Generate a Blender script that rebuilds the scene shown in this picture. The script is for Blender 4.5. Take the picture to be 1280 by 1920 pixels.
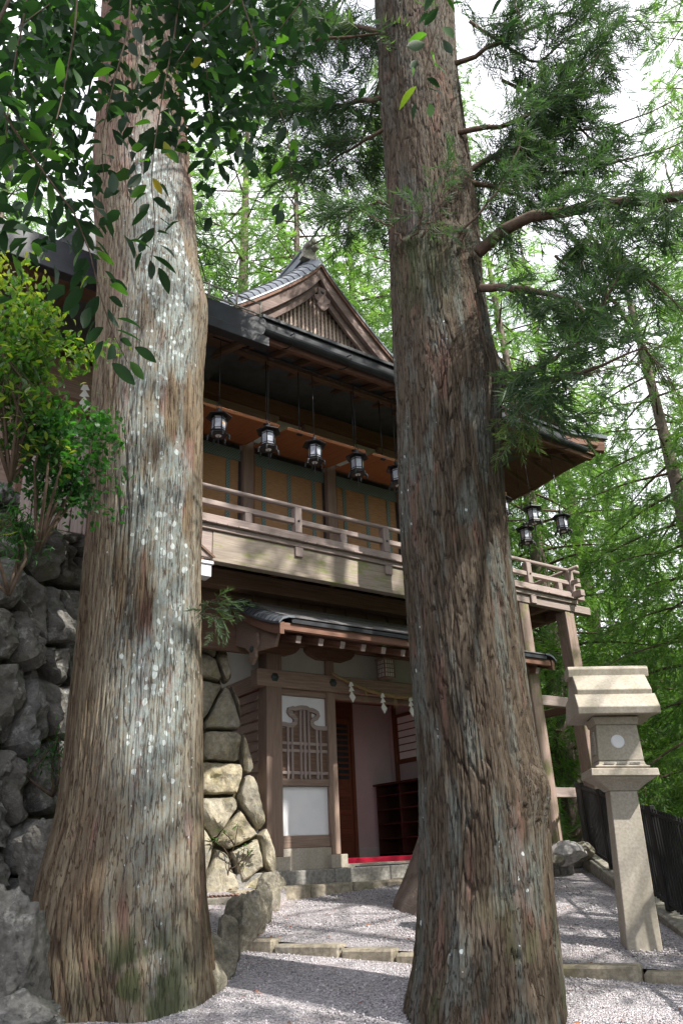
import bpy, bmesh, math, random
import numpy as np
from mathutils import Matrix, Vector, Quaternion

for o in list(bpy.data.objects):
    bpy.data.objects.remove(o)
sc = bpy.context.scene
COL = sc.collection
random.seed(7)
RNG = np.random.default_rng(7)

# ------------------------------------------------------------------ camera
F = 1434.0                                   # focal length in pixels of the 1280x1920 photograph
UPC = np.array([-150., 3190., -F]); UPC /= np.linalg.norm(UPC)
FWC = np.array([0, 0, -1.]); FWC = FWC - UPC * (FWC @ UPC); FWC /= np.linalg.norm(FWC)
RTC = np.cross(FWC, UPC)
RC = np.stack([RTC, FWC, UPC])
EYE = np.array([0, 0, 1.6])
cam = bpy.data.cameras.new('camera')
cam.sensor_fit = 'VERTICAL'; cam.sensor_height = 36.0; cam.sensor_width = 24.0
cam.lens = F / 1920 * 36.0
cam.clip_start = 0.05; cam.clip_end = 2000
camo = bpy.data.objects.new('camera', cam); COL.objects.link(camo)
M4 = np.eye(4); M4[:3, :3] = RC; M4[:3, 3] = EYE
camo.matrix_world = Matrix(M4.tolist())
sc.camera = camo

# ------------------------------------------------------------------ sky, sun, exposure
SUN = np.array([.57, -.385, .725]); SUN /= np.linalg.norm(SUN)
SUN_EL = math.asin(SUN[2]); SUN_AZ = math.atan2(SUN[0], SUN[1])
wd = bpy.data.worlds.new('World'); sc.world = wd; wd.use_nodes = True
nt = wd.node_tree
bg = nt.nodes['Background']; bg.inputs['Strength'].default_value = 0.13
sky = nt.nodes.new('ShaderNodeTexSky'); sky.sky_type = 'NISHITA'; sky.sun_disc = False
sky.sun_elevation = SUN_EL; sky.sun_rotation = SUN_AZ
sky.air_density = 1.0; sky.dust_density = 2.0
tc = nt.nodes.new('ShaderNodeTexCoord')
nz = nt.nodes.new('ShaderNodeTexNoise'); nz.inputs['Scale'].default_value = 2.2; nz.inputs['Detail'].default_value = 6
cr = nt.nodes.new('ShaderNodeValToRGB')
cr.color_ramp.elements[0].position = .30; cr.color_ramp.elements[1].position = .55
mx = nt.nodes.new('ShaderNodeMix'); mx.data_type = 'RGBA'
mx.inputs['B'].default_value = (8.6, 8.6, 9.3, 1)       # thin bright cloud
nt.links.new(tc.outputs['Generated'], nz.inputs['Vector'])
nt.links.new(nz.outputs['Fac'], cr.inputs['Fac'])
nt.links.new(cr.outputs['Color'], mx.inputs['Factor'])
nt.links.new(sky.outputs['Color'], mx.inputs['A'])
nt.links.new(mx.outputs['Result'], bg.inputs['Color'])
sl = bpy.data.lights.new('sun', 'SUN'); sl.energy = 4.4; sl.angle = math.radians(.6); sl.color = (1, .95, .87)
so = bpy.data.objects.new('sun', sl); COL.objects.link(so)
so.rotation_euler = Vector(SUN.tolist()).to_track_quat('Z', 'Y').to_euler()
sc.view_settings.view_transform = 'Standard'; sc.view_settings.look = 'None'
sc.view_settings.exposure = 1.0; sc.view_settings.gamma = 1.0; sc.view_settings.use_curve_mapping = False
sc.render.engine = 'CYCLES'
sc.cycles.max_bounces = 7; sc.cycles.transparent_max_bounces = 8; sc.cycles.caustics_reflective = False
sc.cycles.caustics_refractive = False; sc.cycles.sample_clamp_indirect = 6

# ------------------------------------------------------------------ pixels to directions
def ray(x, y):
    d = RC @ np.array([x - 640., -(y - 960.), -F]); return d / np.linalg.norm(d)
def px_plane(x, y, p, n):
    d = ray(x, y); n = np.asarray(n, float); return EYE + d * (((np.asarray(p, float) - EYE) @ n) / (d @ n))
def px_far(x, y, dist):
    d = ray(x, y); return EYE + d * (dist / math.hypot(d[0], d[1]))
def proj(P):
    c = RC.T @ (np.asarray(P, float) - EYE); return 640 + F * c[0] / -c[2], 960 - F * c[1] / -c[2]

U = np.array([.813292, .581856, 0]); W = np.array([-U[1], U[0], 0]); ORG = np.array([-.59236, 9.5817, 0.])
BANG = math.atan2(U[1], U[0])
def bp(x, y, t):
    p = px_plane(x, y, ORG + W * t, W); return (p - ORG) @ U, p[2]
def bw(s, t, z):
    return ORG + U * s + W * t + np.array([0, 0, z])

# ------------------------------------------------------------------ numpy noise
def _h(ix, iy, iz, seed):
    n = (ix.astype(np.int64) * 374761393 + iy.astype(np.int64) * 668265263 + iz.astype(np.int64) * 2147483647 + seed * 974711) & 0xffffffff
    n = ((n ^ (n >> 13)) * 1274126177) & 0xffffffff
    n = ((n ^ (n >> 16)) * 2246822519) & 0xffffffff
    return ((n ^ (n >> 15)) & 0xffff) / 65535.0
def vnoise(x, y, z, seed=0):
    x, y, z = np.broadcast_arrays(np.asarray(x, float), np.asarray(y, float), np.asarray(z, float))
    ix, iy, iz = np.floor(x), np.floor(y), np.floor(z)
    fx, fy, fz = x - ix, y - iy, z - iz
    fx = fx * fx * (3 - 2 * fx); fy = fy * fy * (3 - 2 * fy); fz = fz * fz * (3 - 2 * fz)
    ix, iy, iz = ix.astype(np.int64), iy.astype(np.int64), iz.astype(np.int64)
    r = 0
    for dx in (0, 1):
        for dy in (0, 1):
            for dz in (0, 1):
                wgt = (fx if dx else 1 - fx) * (fy if dy else 1 - fy) * (fz if dz else 1 - fz)
                r = r + wgt * _h(ix + dx, iy + dy, iz + dz, seed)
    return r
def fbm(x, y, z, seed=0, oct=4):
    r = 0; a = .5; s = 1.
    for k in range(oct):
        r = r + a * vnoise(np.asarray(x) * s, np.asarray(y) * s, np.asarray(z) * s, seed + k * 17); a *= .5; s *= 2.03
    return r / (1 - .5 ** oct)
def cellular(x, y, seed=0, jit=.9):
    ix, iy = np.floor(x).astype(np.int64), np.floor(y).astype(np.int64)
    f1 = np.full(x.shape, 9.); f2 = np.full(x.shape, 9.); idr = np.zeros(x.shape); dyv = np.zeros(x.shape)
    zz = np.zeros_like(ix)
    for dx in (-1, 0, 1):
        for dy in (-1, 0, 1):
            cx, cy = ix + dx, iy + dy
            px = cx + .5 + jit * (_h(cx, cy, zz, seed) - .5); py = cy + .5 + jit * (_h(cx, cy, zz + 1, seed) - .5)
            d = np.sqrt((x - px) ** 2 + (y - py) ** 2)
            rr = _h(cx, cy, zz + 2, seed)
            near = d < f1
            f2 = np.where(near, f1, np.minimum(f2, d)); idr = np.where(near, rr, idr); dyv = np.where(near, y - py, dyv); f1 = np.where(near, d, f1)
    return f1, f2, idr, dyv
def sstep(a, b, x):
    t = np.clip((x - a) / (b - a), 0, 1); return t * t * (3 - 2 * t)

# ------------------------------------------------------------------ materials
MATS = {}
def new_mat(name):
    m = bpy.data.materials.new(name); m.use_nodes = True
    MATS[name] = m
    return m, m.node_tree, m.node_tree.nodes['Principled BSDF']
def N(nt, kind, **kw):
    n = nt.nodes.new('ShaderNode' + kind)
    for k, v in kw.items():
        try: setattr(n, k, v)
        except Exception: n.inputs[k].default_value = v
    return n
def ramp(nt, fac, stops):
    r = nt.nodes.new('ShaderNodeValToRGB'); e = r.color_ramp.elements
    while len(e) < len(stops): e.new(.5)
    for k, (p, c) in enumerate(stops):
        e[k].position = p; e[k].color = (*c, 1) if len(c) == 3 else c
    nt.links.new(fac, r.inputs['Fac']); return r
def mixc(nt, fac, a, b, blend='MIX'):
    m = nt.nodes.new('ShaderNodeMix'); m.data_type = 'RGBA'; m.blend_type = blend
    for k, v in (('Factor', fac), ('A', a), ('B', b)):
        if hasattr(v, 'links'): nt.links.new(v, m.inputs[k])
        elif k == 'Factor': m.inputs[k].default_value = v
        else: m.inputs[k].default_value = (*v, 1)
    return m.outputs['Result']
def math_n(nt, op, a, b=None):
    m = nt.nodes.new('ShaderNodeMath'); m.operation = op
    for k, v in enumerate((a, b)):
        if v is None: continue
        if hasattr(v, 'links'): nt.links.new(v, m.inputs[k])
        else: m.inputs[k].default_value = v
    return m.outputs[0]
def coords(nt, scale=(1, 1, 1), kind='Object', rnd=True):
    t = nt.nodes.new('ShaderNodeTexCoord'); mp = nt.nodes.new('ShaderNodeMapping')
    mp.inputs['Scale'].default_value = scale
    nt.links.new(t.outputs[kind], mp.inputs['Vector'])
    if rnd:
        oi = nt.nodes.new('ShaderNodeObjectInfo'); mu = nt.nodes.new('ShaderNodeMath'); mu.operation = 'MULTIPLY'; mu.inputs[1].default_value = 37.
        cb = nt.nodes.new('ShaderNodeCombineXYZ')
        nt.links.new(oi.outputs['Random'], mu.inputs[0])
        for k in range(3): nt.links.new(mu.outputs[0], cb.inputs[k])
        nt.links.new(cb.outputs[0], mp.inputs['Location'])
    return mp.outputs['Vector']
def noise(nt, vec, scale, detail=5, rough=.55, dist=0):
    n = nt.nodes.new('ShaderNodeTexNoise'); n.inputs['Scale'].default_value = scale; n.inputs['Detail'].default_value = detail
    n.inputs['Roughness'].default_value = rough; n.inputs['Distortion'].default_value = dist
    nt.links.new(vec, n.inputs['Vector']); return n.outputs['Fac']
def bump(nt, bsdf, h, strength=.4, dist=.01):
    b = nt.nodes.new('ShaderNodeBump'); b.inputs['Strength'].default_value = strength; b.inputs['Distance'].default_value = dist
    nt.links.new(h, b.inputs['Height']); nt.links.new(b.outputs['Normal'], bsdf.inputs['Normal'])
def objrand(nt):
    return nt.nodes.new('ShaderNodeObjectInfo').outputs['Random']

def wood(name, c1, c2, stain=None, rough=.75, grain=1., vary=.35, moss=None):
    """timber with grain along the piece's own X axis"""
    m, nt, b = new_mat(name)
    v = coords(nt, (1.2, 26 * grain, 26 * grain)); v2 = coords(nt, (.8, 2.2, 2.2))
    n1 = noise(nt, v, 2.2, 6, .6, .6); n2 = noise(nt, v2, 1.4, 4)
    col = ramp(nt, n1, [(.32, c1), (.68, c2)]).outputs['Color']
    dk = tuple(x * .62 for x in c1)
    col = mixc(nt, math_n(nt, 'MULTIPLY', n2, .55), col, dk)
    if stain:
        f = ramp(nt, noise(nt, coords(nt, (1.6, 3, 3)), 1.6, 5, .65), [(.45, (0, 0, 0)), (.66, (1, 1, 1))]).outputs['Color']
        col = mixc(nt, math_n(nt, 'MULTIPLY', f, .75), col, stain)
    if moss:
        f = ramp(nt, noise(nt, coords(nt, (2.6, 3, 6)), 1.3, 5, .7), [(.50, (0, 0, 0)), (.64, (1, 1, 1))]).outputs['Color']
        col = mixc(nt, math_n(nt, 'MULTIPLY', f, .8), col, moss)
    hsv = N(nt, 'HueSaturation'); nt.links.new(col, hsv.inputs['Color'])
    mr = nt.nodes.new('ShaderNodeMapRange'); nt.links.new(objrand(nt), mr.inputs['Value'])
    mr.inputs['To Min'].default_value = 1 - vary; mr.inputs['To Max'].default_value = 1 + vary
    nt.links.new(mr.outputs[0], hsv.inputs['Value'])
    nt.links.new(hsv.outputs[0], b.inputs['Base Color'])
    b.inputs['Roughness'].default_value = rough; b.inputs['Specular IOR Level'].default_value = .3
    bump(nt, b, n1, .35, .004)
    return m
def plain(name, c1, c2, scale=6., rough=.8, bmp=.2, bd=.004, metal=0., vary=.0, spec=.3):
    m, nt, b = new_mat(name)
    n = noise(nt, coords(nt), scale, 6, .6)
    col = ramp(nt, n, [(.3, c1), (.7, c2)]).outputs['Color']
    if vary:
        hsv = N(nt, 'HueSaturation'); nt.links.new(col, hsv.inputs['Color'])
        mr = nt.nodes.new('ShaderNodeMapRange'); nt.links.new(objrand(nt), mr.inputs['Value'])
        mr.inputs['To Min'].default_value = 1 - vary; mr.inputs['To Max'].default_value = 1 + vary
        nt.links.new(mr.outputs[0], hsv.inputs['Value']); col = hsv.outputs[0]
    nt.links.new(col, b.inputs['Base Color'])
    b.inputs['Roughness'].default_value = rough; b.inputs['Metallic'].default_value = metal; b.inputs['Specular IOR Level'].default_value = spec
    if bmp: bump(nt, b, noise(nt, coords(nt), scale * 6, 6, .65), bmp, bd)
    return m
def stone(name, cols, lichen=None, scale=3., rough=.9, bmp=.7, bd=.02, tint=None, moss=None, fine=60.):
    m, nt, b = new_mat(name)
    v = coords(nt)
    n1 = noise(nt, v, scale, 8, .65, .4); n2 = noise(nt, v, scale * 5, 6, .7)
    k = len(cols)
    col = ramp(nt, n1, [(.28 + .44 * i / (k - 1), c) for i, c in enumerate(cols)]).outputs['Color']
    sp = ramp(nt, n2, [(.38, (.55, .55, .55)), (.62, (1.2, 1.2, 1.2))]).outputs['Color']
    col = mixc(nt, .8, col, sp, 'MULTIPLY')
    if tint:
        f = ramp(nt, objrand(nt), [(.2, (0, 0, 0)), (.8, (1, 1, 1))]).outputs['Color']
        col = mixc(nt, math_n(nt, 'MULTIPLY', f, .7), col, mixc(nt, .5, col, tint))
    if lichen:
        f = ramp(nt, noise(nt, v, scale * 2.1, 7, .7), [(.56, (0, 0, 0)), (.66, (1, 1, 1))]).outputs['Color']
        col = mixc(nt, math_n(nt, 'MULTIPLY', f, .7), col, lichen)
    if moss:
        f = ramp(nt, noise(nt, v, scale * .9, 6, .65), [(.55, (0, 0, 0)), (.72, (1, 1, 1))]).outputs['Color']
        col = mixc(nt, math_n(nt, 'MULTIPLY', f, .8), col, moss)
    nt.links.new(col, b.inputs['Base Color']); b.inputs['Roughness'].default_value = rough
    b.inputs['Specular IOR Level'].default_value = .25
    h = math_n(nt, 'ADD', math_n(nt, 'MULTIPLY', noise(nt, v, scale * 4, 9, .72), 1.), math_n(nt, 'MULTIPLY', noise(nt, v, fine, 4), .25))
    bump(nt, b, h, bmp, bd)
    return m
def leafmat(name, stops, trans=.35, rough=.45, attr='rnd', spec=.4, sat=1.5):
    m, nt, b = new_mat(name)
    if attr == 'object': f = objrand(nt)
    else:
        a = nt.nodes.new('ShaderNodeAttribute'); a.attribute_name = attr; f = a.outputs['Fac']
    col = ramp(nt, f, stops).outputs['Color']
    nt.links.new(col, b.inputs['Base Color']); b.inputs['Roughness'].default_value = rough; b.inputs['Specular IOR Level'].default_value = spec
    tr = nt.nodes.new('ShaderNodeBsdfTranslucent')
    tcol = mixc(nt, 1., col, (1.5 * sat, 1.9 * sat, .7 * sat), 'MULTIPLY')
    nt.links.new(tcol, tr.inputs['Color'])
    ms = nt.nodes.new('ShaderNodeMixShader'); ms.inputs[0].default_value = trans
    nt.links.new(b.outputs[0], ms.inputs[1]); nt.links.new(tr.outputs[0], ms.inputs[2])
    nt.links.new(ms.outputs[0], nt.nodes['Material Output'].inputs['Surface'])
    return m

M_beam = wood('weathered_timber', (.215, .145, .112), (.35, .26, .21), vary=.15)
M_rail = wood('grey_rail_timber', (.26, .20, .18), (.43, .36, .335), vary=.1)
M_moss = wood('mossy_fascia_timber', (.26, .21, .17), (.44, .38, .32), moss=(.20, .22, .07), vary=.05)
M_dark = wood('dark_eave_timber', (.14, .085, .060), (.25, .16, .115), vary=.25)
M_red = wood('red_brown_timber', (.15, .075, .052), (.26, .145, .105), vary=.15)
M_ply = wood('orange_shutter_board', (.34, .125, .052), (.46, .19, .085), grain=.5, vary=.06, rough=.6)
M_gable = wood('purplish_gable_timber', (.19, .13, .115), (.34, .26, .235), stain=(.13, .085, .07), vary=.12)
M_lattice = wood('sunlit_lattice_timber', (.50, .38, .32), (.66, .53, .46), vary=.1)  # lightened: sunlight on the gable lattice is put into this colour
M_int = wood('interior_red_timber', (.13, .045, .025), (.22, .085, .045), vary=.12, rough=.55)
M_stage = wood('stage_post_timber', (.24, .17, .14), (.38, .29, .25), moss=(.14, .15, .05), vary=.12)
M_white = plain('white_plaster', (.72, .73, .77), (.80, .80, .83), 3, .85, .08)
M_greyplaster = plain('grey_plaster', (.44, .43, .40), (.52, .51, .48), 3, .85, .1)
M_pink = plain('pinkish_interior_plaster', (.50, .42, .42), (.56, .47, .47), 3, .85, .08)
M_paper = plain('paper', (.80, .80, .78), (.86, .86, .84), 8, .7, .05)
M_copper = plain('dark_grey_metal_roof', (.10, .115, .135), (.17, .19, .215), 5, .42, .12, metal=.35, spec=.5)
M_gutter = plain('dark_gutter_metal', (.018, .020, .025), (.038, .042, .05), 4, .5, .08, metal=.1, spec=.35)
M_shingle = plain('weathered_shingle', (.13, .125, .13), (.22, .21, .215), 14, .7, .3, vary=.25)
M_ridge = plain('pale_ridge_tile', (.24, .23, .20), (.38, .36, .31), 6, .7, .3)
M_iron = plain('black_iron', (.018, .018, .021), (.04, .04, .045), 9, .45, .15, metal=.3, spec=.5)
M_black = plain('black_painted_metal', (.010, .010, .011), (.022, .022, .024), 9, .6, .1, spec=.2)
M_glass = plain('sky_tinted_lantern_pane', (.42, .45, .55), (.60, .63, .72), 40, .25, .1, spec=.5)  # bluish brightness of the reflected sky is put into the pane colour
M_gold = plain('gilt_emblem', (.55, .36, .12), (.70, .48, .18), 20, .45, .1)
M_brass = plain('aged_bronze_cap', (.03, .04, .04), (.07, .085, .08), 20, .5, .2, metal=.4)
M_bamboo = None
M_carpet = plain('red_carpet', (.50, .012, .04), (.62, .025, .07), 60, .95, .3)
M_mat = plain('dark_doormat', (.05, .05, .065), (.09, .09, .11), 90, .95, .4)
M_straw = plain('straw_rope', (.22, .155, .075), (.36, .27, .14), 60, .9, .5)
M_conc = stone('concrete_kerb', [(.26, .24, .20), (.36, .34, .30)], moss=(.12, .14, .05), scale=4, bmp=.35, bd=.006)
M_stepstone = stone('tan_step_stone', [(.22, .195, .15), (.34, .30, .23), (.31, .29, .25)], scale=4, bmp=.6, bd=.01, moss=(.2, .19, .08))
M_greystep = stone('grey_step_stone', [(.21, .20, .18), (.33, .32, .30)], scale=5, bmp=.4, bd=.006)
M_wallstone = stone('yellowish_wall_stone', [(.22, .20, .16), (.45, .39, .27), (.52, .47, .37)], lichen=(.42, .42, .38), scale=3.2, tint=(.20, .205, .20), bmp=.9, bd=.025, moss=(.30, .27, .11))
M_rock = stone('dark_rock_face', [(.085, .085, .083), (.165, .163, .155), (.25, .24, .22)], lichen=(.42, .42, .39), scale=3.5, tint=(.17, .15, .12), bmp=1.0, bd=.035, moss=(.085, .095, .035))
M_edge = stone('olive_edging_rock', [(.10, .095, .075), (.24, .22, .17), (.34, .31, .26)], lichen=(.38, .37, .34), scale=5, bmp=.9, bd=.02)
M_granite = plain('lantern_granite', (.33, .295, .25), (.50, .455, .395), 45, .88, .35, .003)
nt = M_granite.node_tree; b = nt.nodes['Principled BSDF']; c0 = b.inputs['Base Color'].links[0].from_socket
w1 = ramp(nt, noise(nt, coords(nt, (1.5, 1.5, .35), rnd=False), 3.2, 6, .65), [(.40, (0, 0, 0)), (.75, (1, 1, 1))]).outputs['Color']
nt.links.new(mixc(nt, math_n(nt, 'MULTIPLY', w1, .55), c0, (.24, .215, .14)), b.inputs['Base Color'])
M_boulder = stone('pale_boulder', [(.36, .34, .33), (.62, .60, .58)], scale=4, bmp=.6, bd=.02)
M_twig = plain('twig_bark', (.05, .035, .022), (.10, .07, .05), 20, .85, .3)
M_limb = plain('limb_bark', (.07, .045, .032), (.15, .105, .078), 18, .85, .8, .012)
M_farbark = plain('distant_bark', (.10, .075, .06), (.22, .175, .15), 8, .9, .8, .02)

# gravel: fine chips of mixed grey and pink
m, nt, b = new_mat('gravel'); M_gravel = m
v = coords(nt, rnd=False)
vo = nt.nodes.new('ShaderNodeTexVoronoi'); vo.inputs['Scale'].default_value = 75; nt.links.new(v, vo.inputs['Vector'])
sx = nt.nodes.new('ShaderNodeSeparateColor'); nt.links.new(vo.outputs['Color'], sx.inputs[0])
col = ramp(nt, sx.outputs[0], [(.0, (.20, .19, .20)), (.35, (.37, .35, .37)), (.7, (.49, .46, .48)), (1., (.62, .58, .61))]).outputs['Color']
f = ramp(nt, noise(nt, v, 1.7, 5, .6), [(.52, (0, 0, 0)), (.70, (1, 1, 1))]).outputs['Color']
col = mixc(nt, math_n(nt, 'MULTIPLY', f, .35), col, (.36, .25, .20))
nt.links.new(col, b.inputs['Base Color']); b.inputs['Roughness'].default_value = .95; b.inputs['Specular IOR Level'].default_value = .15
bump(nt, b, math_n(nt, 'MULTIPLY', vo.outputs['Distance'], -1.), 1.0, .02)
m, nt, b = new_mat('gravel_chip'); M_chip = m
a = nt.nodes.new('ShaderNodeAttribute'); a.attribute_name = 'rnd'
nt.links.new(ramp(nt, a.outputs['Fac'], [(.0, (.17, .16, .17)), (.35, (.37, .35, .37)), (.75, (.50, .47, .49)), (1., (.66, .63, .65))]).outputs['Color'], b.inputs['Base Color'])
b.inputs['Roughness'].default_value = .9
# woodland soil
M_soil = stone('woodland_soil', [(.06, .05, .03), (.10, .085, .05), (.08, .10, .035)], scale=1.5, bmp=.8, bd=.05)
M_hill = stone('far_hill_forest', [(.045, .075, .05), (.07, .11, .06), (.10, .14, .08)], scale=.5, bmp=1., bd=1.)

# bark, driven by the plate heights and ids stored on the mesh
def barkmat(name, tones, lichc, spot_amt, inner):
    m, nt, b = new_mat(name)
    at = {}
    for k in ('pid', 'hgt', 'lich', 'moss'):
        a = nt.nodes.new('ShaderNodeAttribute'); a.attribute_name = k; at[k] = a.outputs['Fac']
    v = coords(nt, (1, 1, .12), rnd=False); v1 = coords(nt, (1, 1, .55), rnd=False)
    fine = noise(nt, v, 55, 6, .7)
    mixf = math_n(nt, 'ADD', math_n(nt, 'MULTIPLY', at['pid'], .6), math_n(nt, 'MULTIPLY', fine, .4))
    k = len(tones)
    col = ramp(nt, mixf, [(.15 + .7 * i / (k - 1), c) for i, c in enumerate(tones)]).outputs['Color']
    cw = nt.nodes.new('ShaderNodeTexNoise'); cw.inputs['Scale'].default_value = 30; cw.inputs['Detail'].default_value = 3; nt.links.new(coords(nt, (1, 1, .07), rnd=False), cw.inputs['Vector'])
    rid = ramp(nt, math_n(nt, 'ABSOLUTE', math_n(nt, 'SUBTRACT', cw.outputs['Fac'], .5)), [(.0, (0, 0, 0)), (.03, (1, 1, 1))]).outputs['Color']
    a = nt.nodes.new('ShaderNodeAttribute'); a.attribute_name = 'red'
    col = mixc(nt, math_n(nt, 'MULTIPLY', a.outputs['Fac'], .8), col, mixc(nt, fine, (.10, .042, .032), (.26, .13, .105)))
    low = ramp(nt, at['hgt'], [(.08, (1, 1, 1)), (.4, (0, 0, 0))]).outputs['Color']
    col = mixc(nt, math_n(nt, 'MULTIPLY', low, .8), col, inner)
    lm = math_n(nt, 'MULTIPLY', at['lich'], ramp(nt, noise(nt, v1, 26, 6, .75), [(.30, (0, 0, 0)), (.55, (1, 1, 1))]).outputs['Color'])
    col = mixc(nt, math_n(nt, 'MULTIPLY', lm, .85), col, mixc(nt, noise(nt, v1, 9, 4), lichc, tuple(c * .72 for c in lichc)))
    vo = nt.nodes.new('ShaderNodeTexVoronoi'); vo.inputs['Scale'].default_value = 19
    dv = nt.nodes.new('ShaderNodeTexNoise'); dv.inputs['Scale'].default_value = 22
    vv = coords(nt, (1, 1, .8), rnd=False); nt.links.new(vv, dv.inputs['Vector'])
    va = nt.nodes.new('ShaderNodeVectorMath'); va.operation = 'MULTIPLY_ADD'; va.inputs[1].default_value = (.03, .03, .03)
    nt.links.new(dv.outputs['Color'], va.inputs[0]); nt.links.new(vv, va.inputs[2]); nt.links.new(va.outputs[0], vo.inputs['Vector'])
    sc_ = nt.nodes.new('ShaderNodeSeparateColor'); nt.links.new(vo.outputs['Color'], sc_.inputs[0])
    thr = math_n(nt, 'MULTIPLY', math_n(nt, 'MAXIMUM', math_n(nt, 'SUBTRACT', sc_.outputs[0], math_n(nt, 'SUBTRACT', 1.0, math_n(nt, 'MULTIPLY', at['lich'], spot_amt))), 0.), .9)
    spot = math_n(nt, 'LESS_THAN', vo.outputs['Distance'], thr)
    spot = math_n(nt, 'MULTIPLY', spot, ramp(nt, at['hgt'], [(.08, (0, 0, 0)), (.22, (1, 1, 1))]).outputs['Color'])
    col = mixc(nt, math_n(nt, 'MULTIPLY', spot, .85), col, (.46, .51, .51))
    col = mixc(nt, math_n(nt, 'MULTIPLY', math_n(nt, 'SUBTRACT', 1., rid), .75), col, inner)
    fl2 = ramp(nt, noise(nt, coords(nt, (1, 1, .3), rnd=False), 120, 5, .8), [(.3, (.62, .62, .62)), (.7, (1.25, 1.25, 1.25))]).outputs['Color']
    col = mixc(nt, .8, col, fl2, 'MULTIPLY')
    col = mixc(nt, math_n(nt, 'MULTIPLY', at['moss'], .8), col, (.055, .07, .03))
    nt.links.new(col, b.inputs['Base Color']); b.inputs['Roughness'].default_value = .92; b.inputs['Specular IOR Level'].default_value = .2
    bump(nt, b, math_n(nt, 'ADD', math_n(nt, 'MULTIPLY', fine, .8), math_n(nt, 'MULTIPLY', rid, .8)), .95, .012)
    return m
M_barkL = barkmat('lichened_cedar_bark', [(.085, .050, .027), (.14, .095, .055), (.185, .142, .090), (.22, .18, .125)], (.27, .325, .32), .60, (.06, .03, .018))
M_barkR = barkmat('brown_cedar_bark', [(.034, .023, .015), (.060, .043, .029), (.086, .066, .047), (.118, .095, .072)], (.145, .175, .165), .46, (.030, .018, .012))

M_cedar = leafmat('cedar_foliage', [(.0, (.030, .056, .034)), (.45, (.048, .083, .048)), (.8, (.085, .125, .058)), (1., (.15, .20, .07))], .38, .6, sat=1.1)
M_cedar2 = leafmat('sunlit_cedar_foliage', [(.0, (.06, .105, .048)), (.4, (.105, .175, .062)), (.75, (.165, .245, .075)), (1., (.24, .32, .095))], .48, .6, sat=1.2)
M_broad = leafmat('glossy_broad_leaf', [(.0, (.012, .030, .016)), (.72, (.016, .040, .018)), (.84, (.05, .12, .02)), (.96, (.10, .22, .03)), (1., (.32, .22, .03))], .34, .5, attr='object', spec=.25)
M_shrub = leafmat('yellow_green_leaf', [(.0, (.03, .075, .02)), (.45, (.07, .15, .03)), (.75, (.20, .25, .04)), (1., (.32, .30, .05))], .38, .4)
M_shrubo = leafmat('yellow_green_leaf_large', [(.0, (.02, .055, .016)), (.5, (.045, .11, .022)), (.8, (.16, .20, .03)), (1., (.26, .25, .04))], .35, .35, attr='object')
M_maple = leafmat('maple_leaf', [(.0, (.02, .075, .02)), (1., (.06, .17, .04))], .4, .4)
M_rhodo = leafmat('rhododendron_leaf', [(.0, (.03, .07, .03)), (1., (.13, .19, .07))], .2, .35, attr='object')
M_fallen = plain('fallen_leaf', (.20, .075, .04), (.33, .15, .08), 30, .8, .1)

# ------------------------------------------------------------------ mesh and object helpers
def link(name, me, parent=None, mat=None, loc=None, M=None, smooth=False):
    o = bpy.data.objects.new(name, me); COL.objects.link(o)
    if mat is not None and not me.materials: me.materials.append(mat)
    if parent is not None: o.parent = parent
    if M is not None: o.matrix_local = M
    elif loc is not None: o.location = tuple(float(c) for c in loc)
    if smooth: me.polygons.foreach_set('use_smooth', [True] * len(me.polygons))
    return o
def pymesh(name, v, f):
    me = bpy.data.meshes.new(name); me.from_pydata([tuple(map(float, p)) for p in v], [], f); me.update(); return me
def npmesh(name, v, tris=None, quads=None, attrs=None, smooth=False):
    me = bpy.data.meshes.new(name)
    v = np.asarray(v, np.float32); nt_ = 0 if tris is None else len(tris); nq = 0 if quads is None else len(quads)
    me.vertices.add(len(v)); me.vertices.foreach_set('co', v.ravel())
    li = []
    if nt_: li.append(np.asarray(tris, np.int32).ravel())
    if nq: li.append(np.asarray(quads, np.int32).ravel())
    li = np.concatenate(li)
    me.loops.add(len(li)); me.loops.foreach_set('vertex_index', li)
    me.polygons.add(nt_ + nq)
    st = np.concatenate([np.arange(nt_) * 3, nt_ * 3 + np.arange(nq) * 4]).astype(np.int32)
    me.polygons.foreach_set('loop_start', st)
    if smooth: me.polygons.foreach_set('use_smooth', np.ones(nt_ + nq, bool))
    for k, a in (attrs or {}).items():
        at = me.attributes.new(k, 'FLOAT', 'POINT'); at.data.foreach_set('value', np.asarray(a, np.float32))
    me.update(calc_edges=True); me.validate()
    return me
def thing(name, label, cat, loc=(0, 0, 0), rotz=0., group=None, rot=None):
    o = bpy.data.objects.new(name, None); COL.objects.link(o); o.empty_display_size = .2
    o.location = tuple(float(c) for c in loc); o.rotation_euler = rot if rot else (0, 0, rotz)
    return tag(o, label, cat, group)
def tag(o, label, cat, group=None):
    o['label'] = label; o['category'] = cat
    if group: o['group'] = group
    return o
def struct(o, kind='structure'):
    o['kind'] = kind; return o
BOXC = {}
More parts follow.
